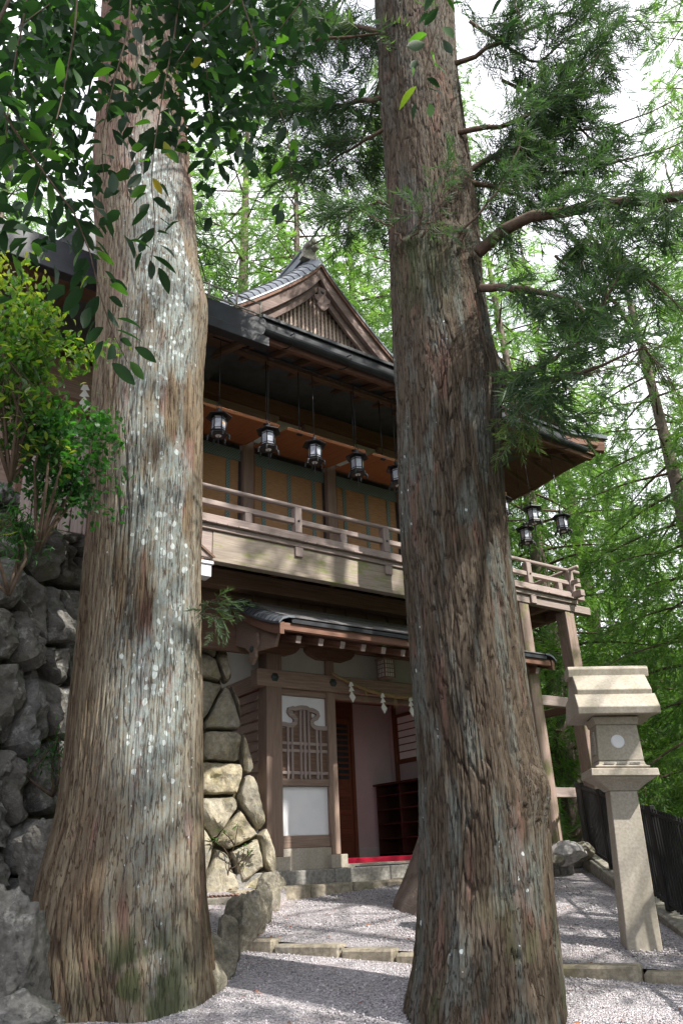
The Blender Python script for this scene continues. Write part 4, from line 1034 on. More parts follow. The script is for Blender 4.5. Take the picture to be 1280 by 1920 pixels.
# ------------------------------------------------------------------ sacred rope and small wall lamp
rp = thing('sacred_rope', 'twisted straw rope with white zigzag papers across the entrance', 'rope', bw(2.2, TE - .2, 3.9), BANG)
def ropez(s): return 3.97 - .25 * (1 - ((s - 2.27) / 1.2) ** 2) + .02
S_ = np.linspace(1.07, 3.47, 70)
for k in range(3):
    ph = 2 * math.pi * k / 3
    th_ = .009 + .009 * np.sin(np.pi * (S_ - 1.07) / 2.4)
    pts = [(a - 2.2, r * math.cos(a * 26 + ph), ropez(a) - 3.9 + r * math.sin(a * 26 + ph)) for a, r in zip(S_, th_)]
    tube('strand', pts, th_ * 1.15, M_straw, rp, 6)
def zigzag(s0, z0, sc_, parent):
    w_ = .05 * sc_; h = .075 * sc_; pl = []
    o_ = [(0, 0), (.03, .0), (.055, -.05), (.02, -.055), (.06, -.115), (.02, -.12), (.075, -.20), (.03, -.27), (-.02, -.19), (.012, -.13), (-.025, -.125), (.005, -.065), (-.02, -.06)]
    return prism('zigzag_paper', [(s0 + a * sc_ * .95, z0 + b__ * sc_ * .95) for a, b__ in o_], lambda a, z, d: (a, d - .12 * (a - s0), z), -.03, -.027, M_paper, parent)
for s0 in (1.36, 1.92, 2.45, 3.0): zigzag(s0 - 2.2, ropez(s0) - 3.9 + .0, 1.15, rp)
for s0 in (1.66, 2.2, 2.72):
    v, q = [], []
    for j in range(9):
        vv, qq = tube_np([(s0 - 2.2 + .004 * (j - 4), 0, ropez(s0) - 3.92), (s0 - 2.2 + .012 * (j - 4), .01 * ((j * 5) % 3 - 1), ropez(s0) - 4.08)], [.004, .002], 4); q += [[int(x) + len(v) for x in r_] for r_ in qq]; v += list(vv)
    link('straw_tassel', pymesh('straw_tassel', v, q), rp, M_straw)
lb = thing('wall_lamp', 'small wooden lattice lamp box hanging above the entrance', 'lamp', bw(2.02, TE - .24, 3.98), BANG)
box('paper_core', (-.085, -.085, .02), (.085, .085, .27), M_paper, lb); box('lid', (-.115, -.115, .27), (.115, .115, .30), M_beam, lb); box('base', (-.10, -.10, .0), (.10, .10, .02), M_beam, lb)
for a in (-.09, .09):
    for e in (-.09, .09): box('corner_post', (a - .012, e - .012, .02), (a + .012, e + .012, .27), M_beam, lb)
for z0 in (.08, .145, .21):
    for e in (-1, 1): box('lattice_bar', (-.078, e * .09 - .004, z0 - .005), (.078, e * .09 + .004, z0 + .005), M_beam, lb); box('lattice_bar', (e * .09 - .004, -.078, z0 - .005), (e * .09 + .004, .078, z0 + .005), M_beam, lb)
for a in (-.04, 0, .04):
    for e in (-1, 1): box('lattice_bar', (a - .005, e * .0985 - .004, .021), (a + .005, e * .0985 + .004, .269), M_beam, lb); box('lattice_bar', (e * .0985 - .004, a - .005, .021), (e * .0985 + .004, a + .005, .269), M_beam, lb)
box('bracket', (-.02, .09, .10), (.02, .12, .22), M_beam, lb)
# white lamp box under the left end of the balcony
wb = thing('white_box', 'small white lidded box under the balcony beside the left cedar', 'box', bw(-1.42, -.02, 4.74), BANG)
box('body', (-.10, -.08, .0), (.10, .08, .155), M_white, wb); box('lid', (-.12, -.10, .156), (.12, .10, .20), M_white, wb); box('hanger', (-.02, -.02, .20), (.02, .02, .26), M_dark, wb)
# zigzag paper on the wing wall at the far left
z2 = thing('hanging_paper', 'white zigzag paper hanging from the far left eave beam', 'paper', (0, 0, 0), 0)
q = px_plane(156, 722, ORG + W * .60, W); z2.location = tuple(q); z2.rotation_euler = (0, 0, BANG)
zigzag(0, 0, 1.6, z2); tube('cord', [(-1.6, -.03, .06), (0, -.03, .0), (.9, -.03, .05)], .008, M_straw, z2, 5)
# pale board fence on the terrace at the left
pf = thing('board_fence', 'pale vertical board fence above the rock wall at the left', 'fence', px_plane(150, 960, ORG - W * .35, W), BANG)
for k in range(9): box('board', (-.62 + k * .135, 0, -.25), (-.62 + k * .135 + .118, .025, .95), M_rail, pf)
box('fence_rail', (-.62, .026, .65), (.6, .06, .74), M_beam, pf); box('fence_rail', (-.62, .026, -.05), (.6, .06, .04), M_beam, pf)

# ------------------------------------------------------------------ stone lantern
sl_ = thing('stone_lantern', 'tall granite lantern with tiered gabled roof and white disc, beside the fence', 'stone lantern', (2.33, 7.37, z_up(2.33, 7.37) - .03), rot=(0, .05, -.10))
def frustum(name, a0, b0, z0, a1, b1, z1, mat, parent, mid=None):
    lv = [(a0, b0, z0)] + (mid or []) + [(a1, b1, z1)]; v = []; f = []
    for a, b__, z in lv: v += [(-a, -b__, z), (a, -b__, z), (a, b__, z), (-a, b__, z)]
    for k in range(len(lv) - 1):
        for j in range(4): f.append([k * 4 + j, k * 4 + (j + 1) % 4, k * 4 + 4 + (j + 1) % 4, k * 4 + 4 + j])
    f.append([3, 2, 1, 0]); n = 4 * (len(lv) - 1); f.append([n, n + 1, n + 2, n + 3])
    me = pymesh(name, v, f); bm = bmesh.new(); bm.from_mesh(me); bmesh.ops.bevel(bm, geom=list(bm.edges), offset=.006, segments=1, affect='EDGES'); bm.to_mesh(me); bm.free()
    return link(name, me, parent, mat)
frustum('pillar', .142, .13, -.1, .118, .11, 1.25, M_granite, sl_)
frustum('capital', .125, .118, 1.252, .27, .25, 1.365, M_granite, sl_, [(.15, .14, 1.275), (.19, .18, 1.31), (.245, .23, 1.345)])
frustum('platform', .29, .27, 1.366, .285, .265, 1.43, M_granite, sl_)
frustum('light_box_base', .205, .195, 1.431, .195, .185, 1.50, M_granite, sl_, [(.235, .22, 1.445), (.235, .22, 1.455), (.205, .195, 1.462)])
for a in (-.11, .0, .11): box('recess_shade_slab', (a - .045, -.2055, 1.468), (a + .045, -.199, 1.488), M_greystep, sl_, .002)  # darker slabs set proud of the base, in place of shaded recesses
frustum('light_box', .195, .185, 1.502, .18, .17, 1.815, M_granite, sl_)
frustum('light_box_cornice', .19, .18, 1.816, .205, .195, 1.885, M_granite, sl_)
o = lathe('white_disc', [(.058, 0), (.058, .012), (.05, .016)], 28, M_white, sl_, loc=(-.01, -.176, 1.665)); o.rotation_euler = (math.pi / 2, 0, 0)
wn = box('side_window', (-.192, -.075, 1.57), (-.184, .075, 1.75), M_dark, sl_)
for y0 in (-.0775, -.025, .025, .0775): box('window_bar', (-.200, y0 - .007, 1.565), (-.185, y0 + .007, 1.755), M_granite, sl_, .002)
for z0 in (1.565, 1.66, 1.755): box('window_bar', (-.2005, -.085, z0 - .008), (-.1845, .085, z0 + .008), M_granite, sl_, .002)
fx = lambda a, z, d: (d, a, z)
def roofprof(name, pf_, hw): 
    pl = pf_ + [(-a, z) for a, z in pf_[::-1]]
    o = prism(name, pl, fx, -hw, hw, M_granite, sl_); me = o.data
    bm = bmesh.new(); bm.from_mesh(me); bmesh.ops.bevel(bm, geom=list(bm.edges), offset=.005, segments=1, affect='EDGES'); bm.to_mesh(me); bm.free()
roofprof('lower_roof_tier', [(-.10, 1.90), (-.36, 1.885), (-.375, 1.945), (-.265, 2.075), (-.18, 2.09)], .355)
roofprof('upper_roof_tier', [(-.15, 2.05), (-.262, 2.055), (-.278, 2.115), (-.10, 2.29), (-.05, 2.30)], .33)
roofprof('ridge_cap', [(-.112, 2.262), (-.125, 2.335), (-.10, 2.365)], .365)

# ------------------------------------------------------------------ black metal fence
fn_ = thing('metal_fence', 'black metal picket fence on the kerb at the right', 'fence', (x_fence(8.5), 8.5, fz(8.5)))
ctr = np.array(fn_.location)
def fpt(y, h): return np.array([x_fence(y) + .01, y, fz(y) + h]) - ctr
for h in (.08, .88): bar('rail', fpt(4.85, h), fpt(12.25, h), .03, .035, M_black, fn_)
y = 4.9; k = 0
while y < 12.25:
    if k % 13 == 0: bar('fence_post', fpt(y, -.0), fpt(y, .95), .05, .11, M_black, fn_, up=(0, 1, 0))
    else: bar('picket', fpt(y, .04), fpt(y, .93), .016, .030, M_black, fn_, up=(0, 1, 0))
    y += .088; k += 1
# ------------------------------------------------------------------ things on the raised bed by the stage posts
eb = thing('brick_edging', 'short row of yellow stone edging blocks behind the right cedar', 'edging', (2.2, 11.0, z_up(2.2, 11.0)))
for k in range(16): bar('edging_block', np.array([-1.0 + k * .105, -.25 + .072 * k * .6, .06]), np.array([-.905 + k * .105, -.25 + .072 * (k + .9) * .6, .06]), .10, .34, M_stepstone if k < 13 else M_greystep, eb, c=.012)
v = []; 
bedr = sheet('raised_bed', [[(x0, y0 + .45 * (x0 - 1.2) * .9, 1.40) for y0 in (10.75, 11.6, 13.2)] for x0 in (1.0, 1.9, 2.75)], .35, M_gravel); struct(bedr)
for (x, y, D, sz, m_, lab) in [(1062, 1602, 11.55, (.26, .2, .17), M_boulder, 'white boulder on the raised bed beside the fence end'), (1092, 1600, 11.9, (.17, .2, .15), M_edge, 'grey green rock between the white boulder and the fence'), (1040, 1612, 11.3, (.13, .12, .09), M_edge, 'small dark rock left of the white boulder')]:
    tag(link('boulder', rockmesh(sz, int(x), 4, 9, .1), None, m_, loc=px_far(x, y, D)), lab, 'boulder', 'rocks by the fence end')
for k in range(3):
    b0 = bw(3.95 + .62 * k, -.25, 1.30); o = box('ledge_stone', (0, 0, 0), (.6, .5, .33), M_conc, None, .02)
    o.matrix_world = Matrix.Translation(Vector(b0.tolist())) @ Matrix.Rotation(BANG, 4, 'Z') @ o.matrix_basis
    tag(o, ['concrete ledge block under the left stage post', 'concrete ledge block between the two stage posts', 'concrete ledge block under the right stage post'][k], 'ledge', 'ledge blocks under the stage')
# drain grate on the gravel bed
gp_ = px_plane(418, 1688, (-.735, 7.85, .9 + .15), (.0154, -.112, 1))
dg = thing('drain_grate', 'rusty slatted drain grate in a concrete frame on the gravel bed', 'grate', gp_ + np.array([0, 0, .0]), .25)
box('frame', (-.30, -.20, -.04), (.20, .16, .035), M_conc, dg)
for k in range(10): box('slat', (-.275 + k * .045, -.15, .036), (-.25 + k * .045, .14, .05), M_red, dg)
# leaf litter on the gravel
g_ = np.random.default_rng(500); n = 170; xs = g_.uniform(-2.0, 2.2, n); ys = g_.uniform(5.4, 10.3, n)
cl = g_.uniform(0, 1, n) < .6; xs = np.where(cl, g_.normal(-1.3, .35, n), xs); ys = np.where(cl, g_.normal(8.8, .7, n), ys)
zs = np.where(ys < y_step(xs), z_lo(xs, ys), z_up(xs, ys)) + .018; zs = np.where((xs < -1.0) & (ys > 6.6), z_up(xs, ys) + .162, zs)
v = []; f = []
for x, y, z in zip(xs, ys, zs):
    L = g_.uniform(.012, .032); r0 = g_.uniform(0, 6); o_ = len(v)
    for k in range(7):
        q = 2 * math.pi * k / 7; a_, b__ = L * math.cos(q), L * .45 * math.sin(q)
        v.append((x + a_ * math.cos(r0) - b__ * math.sin(r0), y + a_ * math.sin(r0) + b__ * math.cos(r0), z + g_.uniform(-.004, .008)))
    f.append(list(range(o_, o_ + 7)))
o = struct(link('leaf_litter', pymesh('leaf_litter', v, f), None, M_fallen), 'stuff'); o['label'] = 'reddish brown fallen leaves scattered on the gravel'

# ------------------------------------------------------------------ cedar trunks with plated bark
def trunk_mesh(edges, Yc, ztop, nth, nrows, zr, bumps, scale, depth, seed, lich_fn, lobes, moss_fn, flake=.5, red_fn=None):
    e = sorted(((px_plane((l + r) / 2, y, (0, Yc, 0), (0, 1, 0))[2], px_plane(l, y, (0, Yc, 0), (0, 1, 0))[0], px_plane(r, y, (0, Yc, 0), (0, 1, 0))[0]) for y, l, r in edges))
    ez = np.array([q[0] for q in e]); xl = np.array([q[1] for q in e]); xr = np.array([q[2] for q in e])
    z = np.concatenate([np.linspace(zr[0], zr[1], nrows), np.linspace(zr[1] + .4, ztop, 18)])
    cx = np.interp(z, ez, (xl + xr) / 2); r = np.interp(z, ez, (xr - xl) / 2) * .965
    ker = np.ones(25) / 25; pad = lambda q: np.convolve(np.pad(q, 12, 'edge'), ker, 'valid')
    cx[:nrows] = pad(cx[:nrows]); r[:nrows] = pad(r[:nrows])
    up_ = z > ez[-1]; r = np.where(up_, r * np.clip(1 - (z - ez[-1]) / (ztop + 2 - ez[-1]), .08, 1), r)
    cx = cx + np.where(up_, (z - ez[-1]) * ((xl + xr)[-1] - (xl + xr)[-3]) / 2 / (ez[-1] - ez[-3] + 1e-6) * .5, 0)
    u = np.linspace(0, 1, nth, endpoint=False); fr = math.atan2(-Yc, -np.mean(cx))
    th = 2 * math.pi * u + .5 * np.sin(2 * math.pi * u) + fr + math.pi           # denser on the side that is seen
    TH, Z = np.meshgrid(th, z); Rr = r[:, None] + 0 * TH
    ang = np.mod(TH - fr + math.pi, 2 * math.pi) - math.pi                       # 0 = towards the path
    fl = np.clip((1.9 - Z) / 1.5, 0, 1) ** 2
    Rr = Rr * (1 + fl * (.07 * np.cos(lobes * TH + seed) + .05 * np.cos((lobes + 3) * TH + 2 * seed)) * (1 - .6 * np.exp(-((np.abs(ang) - 1.57) / .5) ** 2)))
    Rr = Rr * (1 + .018 * (fbm(np.cos(TH) * 2, np.sin(TH) * 2, Z * .8, seed, 3) - .5) * 2)
    A = ang * .52
    bx_, by_, bz_ = cx[:, None] + Rr * np.cos(TH), Yc + Rr * np.sin(TH), Z
    warp = .03 * (fbm(A * 3, Z * .6, 0 * A, seed + 1, 3) - .5) * 2 + .006 * (fbm(A * 14, Z * 3, 0 * A, seed + 2, 2) - .5) * 2
    sw = np.zeros_like(A)
    for (bp_, amp, sig, kind) in bumps:
        d2 = ((bx_ - bp_[0]) ** 2 + (by_ - bp_[1]) ** 2) / sig[0] ** 2 + ((bz_ - bp_[2]) / sig[1]) ** 2
        gsn = np.exp(-d2); sw += amp * gsn
        if kind == 'burl': warp = warp + gsn * .10 * np.sin(Z * 9) + gsn * .06 * (fbm(A * 9, Z * 9, 0 * A, seed + 4, 3) - .5) * 2
    f1, f2, pid, dy1 = cellular((A + warp) / scale[0], (Z + .25 * fbm(A * 8, Z * 1.2, 0 * A, seed + 5, 2)) / scale[1], seed)
    ed = f2 - f1
    wid = .10 + .14 * fbm(A * 6, Z * 1.3, 0 * A, seed + 7, 2)
    gr_ = 1 - sstep(.02, wid, ed)
    g1, g2, pid2, dy2 = cellular((A + warp * 1.2) / (scale[0] * .55), Z / (scale[1] * .45), seed + 31)
    gr2 = 1 - sstep(.03, .26, g2 - g1)
    fine_ = fbm(A * 70, Z * 9, 0 * A, seed + 9, 3) - .5
    big = sstep(.45, .75, fbm(A * 5, Z * .5, 0 * A, seed + 13, 3))
    dsp = sw + depth * (-gr_ * (.55 + 1.5 * big) + (pid - .5) * flake - dy1 * flake * .6 - gr2 * .30 + (pid2 - .5) * .35 * flake - dy2 * .2 * flake) + .006 * fine_
    Rd = Rr + dsp
    V = np.stack([cx[:, None] + Rd * np.cos(TH), Yc + Rd * np.sin(TH), Z], -1)
    nr_ = len(z); i = np.arange(nr_ - 1)[:, None] * nth; j = np.arange(nth)[None]; j2 = (j + 1) % nth
    Q = np.stack([i + j, i + j2, i + nth + j2, i + nth + j], -1).reshape(-1, 4)
    hgt = np.clip(1 - gr_ * 1.0 - gr2 * .35, 0, 1)
    lich = np.clip(lich_fn(ang, Z, A, seed), 0, 1); moss = np.clip(moss_fn(ang, Z, A, seed), 0, 1)
    me = npmesh('trunk', V.reshape(-1, 3), None, Q, {'pid': (.65 * pid + .35 * pid2).ravel(), 'hgt': hgt.ravel(), 'lich': lich.ravel(), 'moss': moss.ravel(), 'red': np.clip(red_fn(ang, Z, A, seed), 0, 1).ravel()}, smooth=True)
    axis = lambda zz: np.array([np.interp(zz, z, cx), Yc, zz])
    return me, axis, lambda zz: float(np.interp(zz, z, r))
EL = [(1960, 92, 424), (1920, 80, 418), (1804, 62, 403), (1720, 60, 392), (1670, 66, 388), (1535, 107, 385), (1400, 124, 383), (1300, 134, 383), (1225, 143, 379), (1094, 156, 378), (963, 166, 382), (832, 169, 382), (712, 176, 382), (650, 180, 386), (590, 181, 390), (556, 183, 388), (500, 184, 375), (400, 176, 366), (300, 176, 357), (200, 184, 350), (100, 188, 341), (0, 192, 334), (-120, 197, 325)]
ER = [(1990, 728, 1082), (1920, 745, 1070), (1800, 770, 1057), (1700, 778, 1043), (1600, 781, 1036), (1500, 781, 1028), (1400, 777, 1008), (1312, 769, 994), (1200, 762, 980), (1062, 751, 961), (1000, 747, 954), (900, 743, 946), (800, 740, 942), (750, 739, 944), (690, 734, 936), (650, 732, 925), (600, 731, 918), (550, 729, 908), (450, 725, 901), (400, 723, 898), (300, 718, 882), (150, 706, 861), (0, 700, 851), (-120, 696, 843)]
YL, YR = 6.55, 5.95
def lichL(ang, Z, A, sd):
    c = np.exp(-((ang - .25) / .62) ** 2) * (.35 + .65 * sstep(1.5, 3.4, Z)) * (1 - .75 * sstep(8.2, 9.6, Z))
    return c * 1.45 * sstep(.22, .52, fbm(A * 5, Z * 1.1, 0 * A, sd + 41, 4)) + .10
def lichR(ang, Z, A, sd):
    return .62 * sstep(.45, .70, fbm(A * 9, Z * 2.2, 0 * A, sd + 43, 4)) * (1 - .5 * sstep(6.2, 8, Z)) + .05
mossL = lambda ang, Z, A, sd: (1 - sstep(.9, 1.35, Z)) * np.exp(-((ang - .15) / .5) ** 2) * 1.6 * sstep(.42, .6, fbm(A * 9, Z * 7, 0 * A, sd + 47, 4))
mossR = lambda ang, Z, A, sd: 1.1 * np.exp(-((ang + .22) / .62) ** 2) * sstep(5.7, 6.7, Z) * (1 - sstep(6.98, 7.08, Z + .12 * fbm(A * 9, Z * 2, 0 * A, sd, 3))) * (.45 + .55 * sstep(.3, .6, fbm(A * 22, Z * 1.5, 0 * A, sd + 61, 3))) + .5 * (1 - sstep(.8, 1.6, Z)) * sstep(.6, .75, fbm(A * 6, Z * 4, 0 * A, sd + 47, 4))
redL = lambda ang, Z, A, sd: sstep(7.2, 9.0, Z) * .9 * sstep(.3, .5, fbm(A * 6, Z * .8, 0 * A, sd + 51, 3)) + .8 * sstep(.68, .74, fbm(A * 9, Z * 1.6, 0 * A, sd + 52, 3))
redR = lambda ang, Z, A, sd: .45 * sstep(.70, .77, fbm(A * 9, Z * 1.8, 0 * A, sd + 52, 3))
cedL = thing('left_cedar_tree'.replace('left_', 'great_'), 'huge lichen covered cedar trunk at the left in front of the rock wall', 'cedar tree', (-1.75, YL, .55), group='great cedars in the foreground')
me, axL, rL = trunk_mesh(EL, YL, 23., 290, 820, (.25, 12.0), [(px_plane(392, 575, (0, YL - .1, 0), (0, 1, 0)), .035, (.22, .35), 'knob')], (.036, 1.2), .0105, 5, lichL, 5, mossL, .35, redL)
link('trunk', me, cedL, M_barkL, loc=-np.array(cedL.location))
cedR = thing('great_cedar_tree', 'huge brown barked cedar trunk right of centre with long side limbs', 'cedar tree', (.75, YR, .45), group='great cedars in the foreground')
burl = px_plane(1002, 1478, (0, YR - .28, 0), (0, 1, 0)); knob = px_plane(955, 712, (0, YR - .05, 0), (0, 1, 0)); col1 = px_plane(755, 455, (0, YR - .35, 0), (0, 1, 0)); col2 = px_plane(850, 440, (0, YR - .35, 0), (0, 1, 0))
me, axR, rR = trunk_mesh(ER, YR, 22., 290, 820, (.2, 10.9), [(burl, .075, (.15, .17), 'burl'), (knob, .12, (.20, .16), 'knob'), (col1, .05, (.16, .07), 'burl'), (col2, .05, (.16, .07), 'burl')], (.036, .38), .0115, 11, lichR, 5, mossR, .62, redR)
link('trunk', me, cedR, M_barkR, loc=-np.array(cedR.location))

# ------------------------------------------------------------------ foliage
def spray_tpl(n, L, wdt, seed, droop=.25):
    g = np.random.default_rng(seed); V = []; T = []
    def cord(p0, d, ln, w0, curl):
        d = d / np.linalg.norm(d); sd = np.cross(d, g.normal(0, 1, 3)); sd /= np.linalg.norm(sd)
        p1 = p0 + d * ln * .55; d2 = d + curl; d2 /= np.linalg.norm(d2); p2 = p1 + d2 * ln * .5
        k = len(V); V.extend([p0 - sd * w0 * .5, p0 + sd * w0 * .5, p1 + sd * w0 * .6, p1 - sd * w0 * .6, p2]); T.extend([(k, k + 1, k + 2), (k, k + 2, k + 3), (k + 3, k + 2, k + 4)])
    ax = lambda q: np.array([L * q, 0, -droop * L * q * q + .05 * L * math.sin(3 * q)])
    cord(ax(0), ax(.5) - ax(0), L * .55, wdt, np.zeros(3)); cord(ax(.5), ax(1) - ax(.5), L * .6, wdt, np.zeros(3))
    for k in range(n):
        q = .12 + .85 * (k + .5) / n; sg = 1 if k % 2 else -1
        d = np.array([.75, sg * (.85 - .45 * q) * g.uniform(.6, 1.3), g.uniform(-.35, .3)])
        cord(ax(q), d, L * (.48 - .22 * q) * g.uniform(.7, 1.25), wdt, np.array([.35, 0, g.uniform(-.1, .5)]))
    return np.array(V), np.array(T)
NEAR_T = [spray_tpl(21, .28, .0066, 100 + k) for k in range(5)]
MID_T = [spray_tpl(11, .42, .013, 200 + k) for k in range(5)]
FAR_T = [spray_tpl(14, .52, .019, 300 + k, .3) for k in range(5)]
SHADE_T = [spray_tpl(6, .80, .050, 400 + k, .3) for k in range(4)]
def spray_mesh(Pp, D, S, tpls, seed, tint=None):
    g = np.random.default_rng(seed); Vs = []; Ts = []; Rn = []; off = 0
    Pp, D, S = np.asarray(Pp), np.asarray(D), np.asarray(S)
    D = D / (np.linalg.norm(D, axis=1)[:, None] + 1e-9)
    upv = np.array([0, 0, 1.]) + g.normal(0, .3, D.shape); sd = np.cross(upv, D); sd /= np.linalg.norm(sd, axis=1)[:, None] + 1e-9; uu = np.cross(D, sd)
    which = g.integers(0, len(tpls), len(Pp)); rnd = np.clip(g.normal(.45, .2, len(Pp)) if tint is None else tint + g.normal(0, .13, len(Pp)), 0, 1)
    for k, (tv, tt) in enumerate(tpls):
        m = np.where(which == k)[0]
        if not len(m): continue
        B = np.stack([D[m], sd[m], uu[m]], 1)                # rows are basis vectors
        V = np.einsum('vk,nkc->nvc', tv, B) * S[m][:, None, None] + Pp[m][:, None, :]
        nv = len(tv); Vs.append(V.reshape(-1, 3)); Ts.append((tt[None] + off + nv * np.arange(len(m))[:, None, None]).reshape(-1, 3)); off += nv * len(m); Rn.append(np.repeat(rnd[m], nv))
    return np.concatenate(Vs), np.concatenate(Ts), np.concatenate(Rn)
def lerp_path(pts, q):
    pts = np.asarray(pts, float); s = np.concatenate([[0], np.cumsum(np.linalg.norm(np.diff(pts, axis=0), axis=1))]); s /= s[-1]
    return np.stack([np.interp(q, s, pts[:, k]) for k in range(3)], -1)
def limb_foliage(pts, g, start=.2, bl=.55, gap=.10, sgap=.085, size=1., hang=.35, dens=1.):
    """branchlets off both sides of a limb, sprays along them -> points, directions, sizes, twigs"""
    L = np.linalg.norm(np.diff(np.asarray(pts), axis=0), axis=1).sum(); n = max(2, int(L * (1 - start) / gap * dens))
    Pp, D, S, tw = [], [], [], []
    for k in range(n):
        q = start + (1 - start) * (k + g.uniform(0, 1)) / n; p = lerp_path(pts, q); t = lerp_path(pts, min(q + .03, 1)) - lerp_path(pts, max(q - .03, 0)); t /= np.linalg.norm(t) + 1e-9
        sd = np.cross(t, [0, 0, 1.]); sd /= np.linalg.norm(sd) + 1e-9; sg = 1 if k % 2 else -1
        d = t * .6 + sd * sg * g.uniform(.4, 1.) + np.array([0, 0, g.uniform(-hang - .2, .25)]); d /= np.linalg.norm(d)
        ln = bl * g.uniform(.5, 1.25) * (1.1 - .5 * q); m = max(2, int(ln / sgap))
        for j in range(m):
            f = (j + .6) / m; pp = p + d * ln * f + np.array([0, 0, -hang * ln * f * f * .6])
            Pp.append(pp + g.normal(0, .02 * size, 3)); dd = d + g.normal(0, .45, 3) + np.array([0, 0, -hang * .5]); D.append(dd); S.append(size * g.uniform(.7, 1.25))
        tw.append((p, p + d * ln * .5 + np.array([0, 0, -.15 * hang * ln]), p + d * ln + np.array([0, 0, -.6 * hang * ln])))
    return Pp, D, S, tw
def twigs_mesh(tw, r0):
    V, Q = [], []; o = 0
    for t in tw:
        v, q = tube_np(np.array(t), [r0, r0 * .7, r0 * .3], 4); V.append(v); Q.append(q + o); o += len(v)
    return npmesh('twigs', np.concatenate(V), None, np.concatenate(Q))
# places the sun reaches: foliage is thin along the lines from them to the sun
LIT = [((2.33, 7.2, 3.1), .55), ((2.35, 7.2, 2.4), .45), ((-.3, 9.7, 1.2), .8), ((.1, 8.6, 1.0), .75), ((-.3, 7.2, .8), .8), ((.3, 6.7, .7), .7), ((1.8, 7.6, .9), .5), ((2.0, 6.0, .6), .5), ((-1.35, 9.8, 1.7), .7), ((-1.4, 9.85, 2.9), .5), ((-1.0, 9.0, 1.2), .6), ((2.2, 6.2, .7), .4),
       (tuple(bw(.95, 1.0, 2.1)), .35), (tuple(bw(-1.2, 0, 5.2)), .4), (tuple(bw(.9, 0, 5.2)), .35), (tuple(bw(.2, .5, 9.9)), .7), (tuple(bw(4.8, 0, 5.4)), .6), (tuple(bw(4.4, 0, 2.2)), .6), ((1.9, 9.0, 1.0), .4), ((-1.45, 6.1, 2.6), .22), ((2.9, 11.5, 1.6), .5)]
def sun_gap(Pp):
    Pp = np.asarray(Pp); keep = np.ones(len(Pp), bool)
    for c, r in LIT:
        d = Pp - np.array(c); t = d @ SUN; q = d - t[:, None] * SUN; keep &= ~((t > .5) & (np.linalg.norm(q, axis=1) < r + .18))
    return keep
def limb_obj(pts, rad, parent, mat=M_limb, n=7):
    pts = lerp_path(pts, np.linspace(0, 1, 14)); g = np.random.default_rng(int(abs(pts[0, 0]) * 1000))
    pts[1:-1] += g.normal(0, .012, (12, 3)); rad = np.interp(np.linspace(0, 1, 14), np.linspace(0, 1, len(rad)), rad)
    return tube('limb', pts - np.array(parent.location), rad, mat, parent, n)
gR = np.random.default_rng(77)
def pxl(lst): return [px_far(x, y, d) for x, y, d in lst]
limbsR = [([(895, 475, 5.75), (960, 420, 5.7), (1080, 392, 5.6), (1200, 378, 5.45), (1340, 355, 5.2), (1600, 300, 5.0), (1850, 270, 5.2)], (.060, .052, .046, .036, .024, .010), .2, .6),
          ([(900, 540, 5.75), (980, 538, 5.6), (1060, 560, 5.5), (1125, 600, 5.3)], (.04, .03, .022, .008), .25, .5),
          ([(950, 708, 5.8), (1010, 690, 5.5), (1080, 645, 5.3), (1130, 570, 5.2), (1165, 500, 5.2)], (.026, .02, .014, .006), .2, .5),
          ([(950, 716, 5.8), (1040, 715, 5.4), (1110, 690, 5.1), (1210, 650, 4.9)], (.026, .02, .014, .006), .2, .5),
          ([(870, 335, 5.8), (930, 352, 6.2), (1010, 384, 6.8)], (.03, .02, .01), .25, .5),
          ([(855, 250, 5.8), (960, 230, 5.9), (1060, 170, 6.1), (1130, 90, 6.2)], (.03, .024, .015, .006), .15, .5),
          ([(860, 330, 6.0), (1000, 250, 6.8), (1150, 240, 7.2), (1260, 190, 7.3)], (.035, .025, .015, .006), .2, .6),
          ([(850, 120, 5.9), (980, 60, 6.2), (1130, -10, 6.5)], (.03, .02, .008), .2, .5),
          ([(715, 182, 5.9), (640, 200, 6.6), (560, 206, 7.2), (470, 250, 7.6)], (.03, .024, .014, .006), .15, .55),
          ([(722, 240, 5.9), (670, 270, 6.4), (610, 310, 7.0), (560, 330, 7.6)], (.022, .016, .010, .004), .2, .5),
          ([(710, 60, 5.9), (620, 40, 6.6), (520, 60, 7.3), (440, 40, 7.8)], (.03, .02, .012, .005), .15, .55),
          ([(724, 380, 5.8), (670, 390, 6.2), (620, 420, 6.5)], (.014, .010, .004), .2, .34),
          ([(755, 452, 5.55), (735, 425, 5.5), (690, 405, 5.5)], (.012, .008, .003), .3, .28), ([(790, 445, 5.5), (820, 385, 5.45), (845, 310, 5.45)], (.012, .008, .003), .3, .28),
          ([(860, 438, 5.55), (905, 395, 5.5), (955, 315, 5.5), (985, 240, 5.5)], (.014, .01, .004), .25, .4), ([(770, 448, 5.5), (790, 420, 5.4), (780, 380, 5.4)], (.01, .007, .003), .2, .25),
          ([(940, 745, 5.85), (965, 760, 5.75), (985, 800, 5.65)], (.012, .008, .004), .2, .34), ([(940, 760, 5.85), (955, 790, 5.8), (965, 830, 5.75)], (.01, .007, .004), .2, .30)]
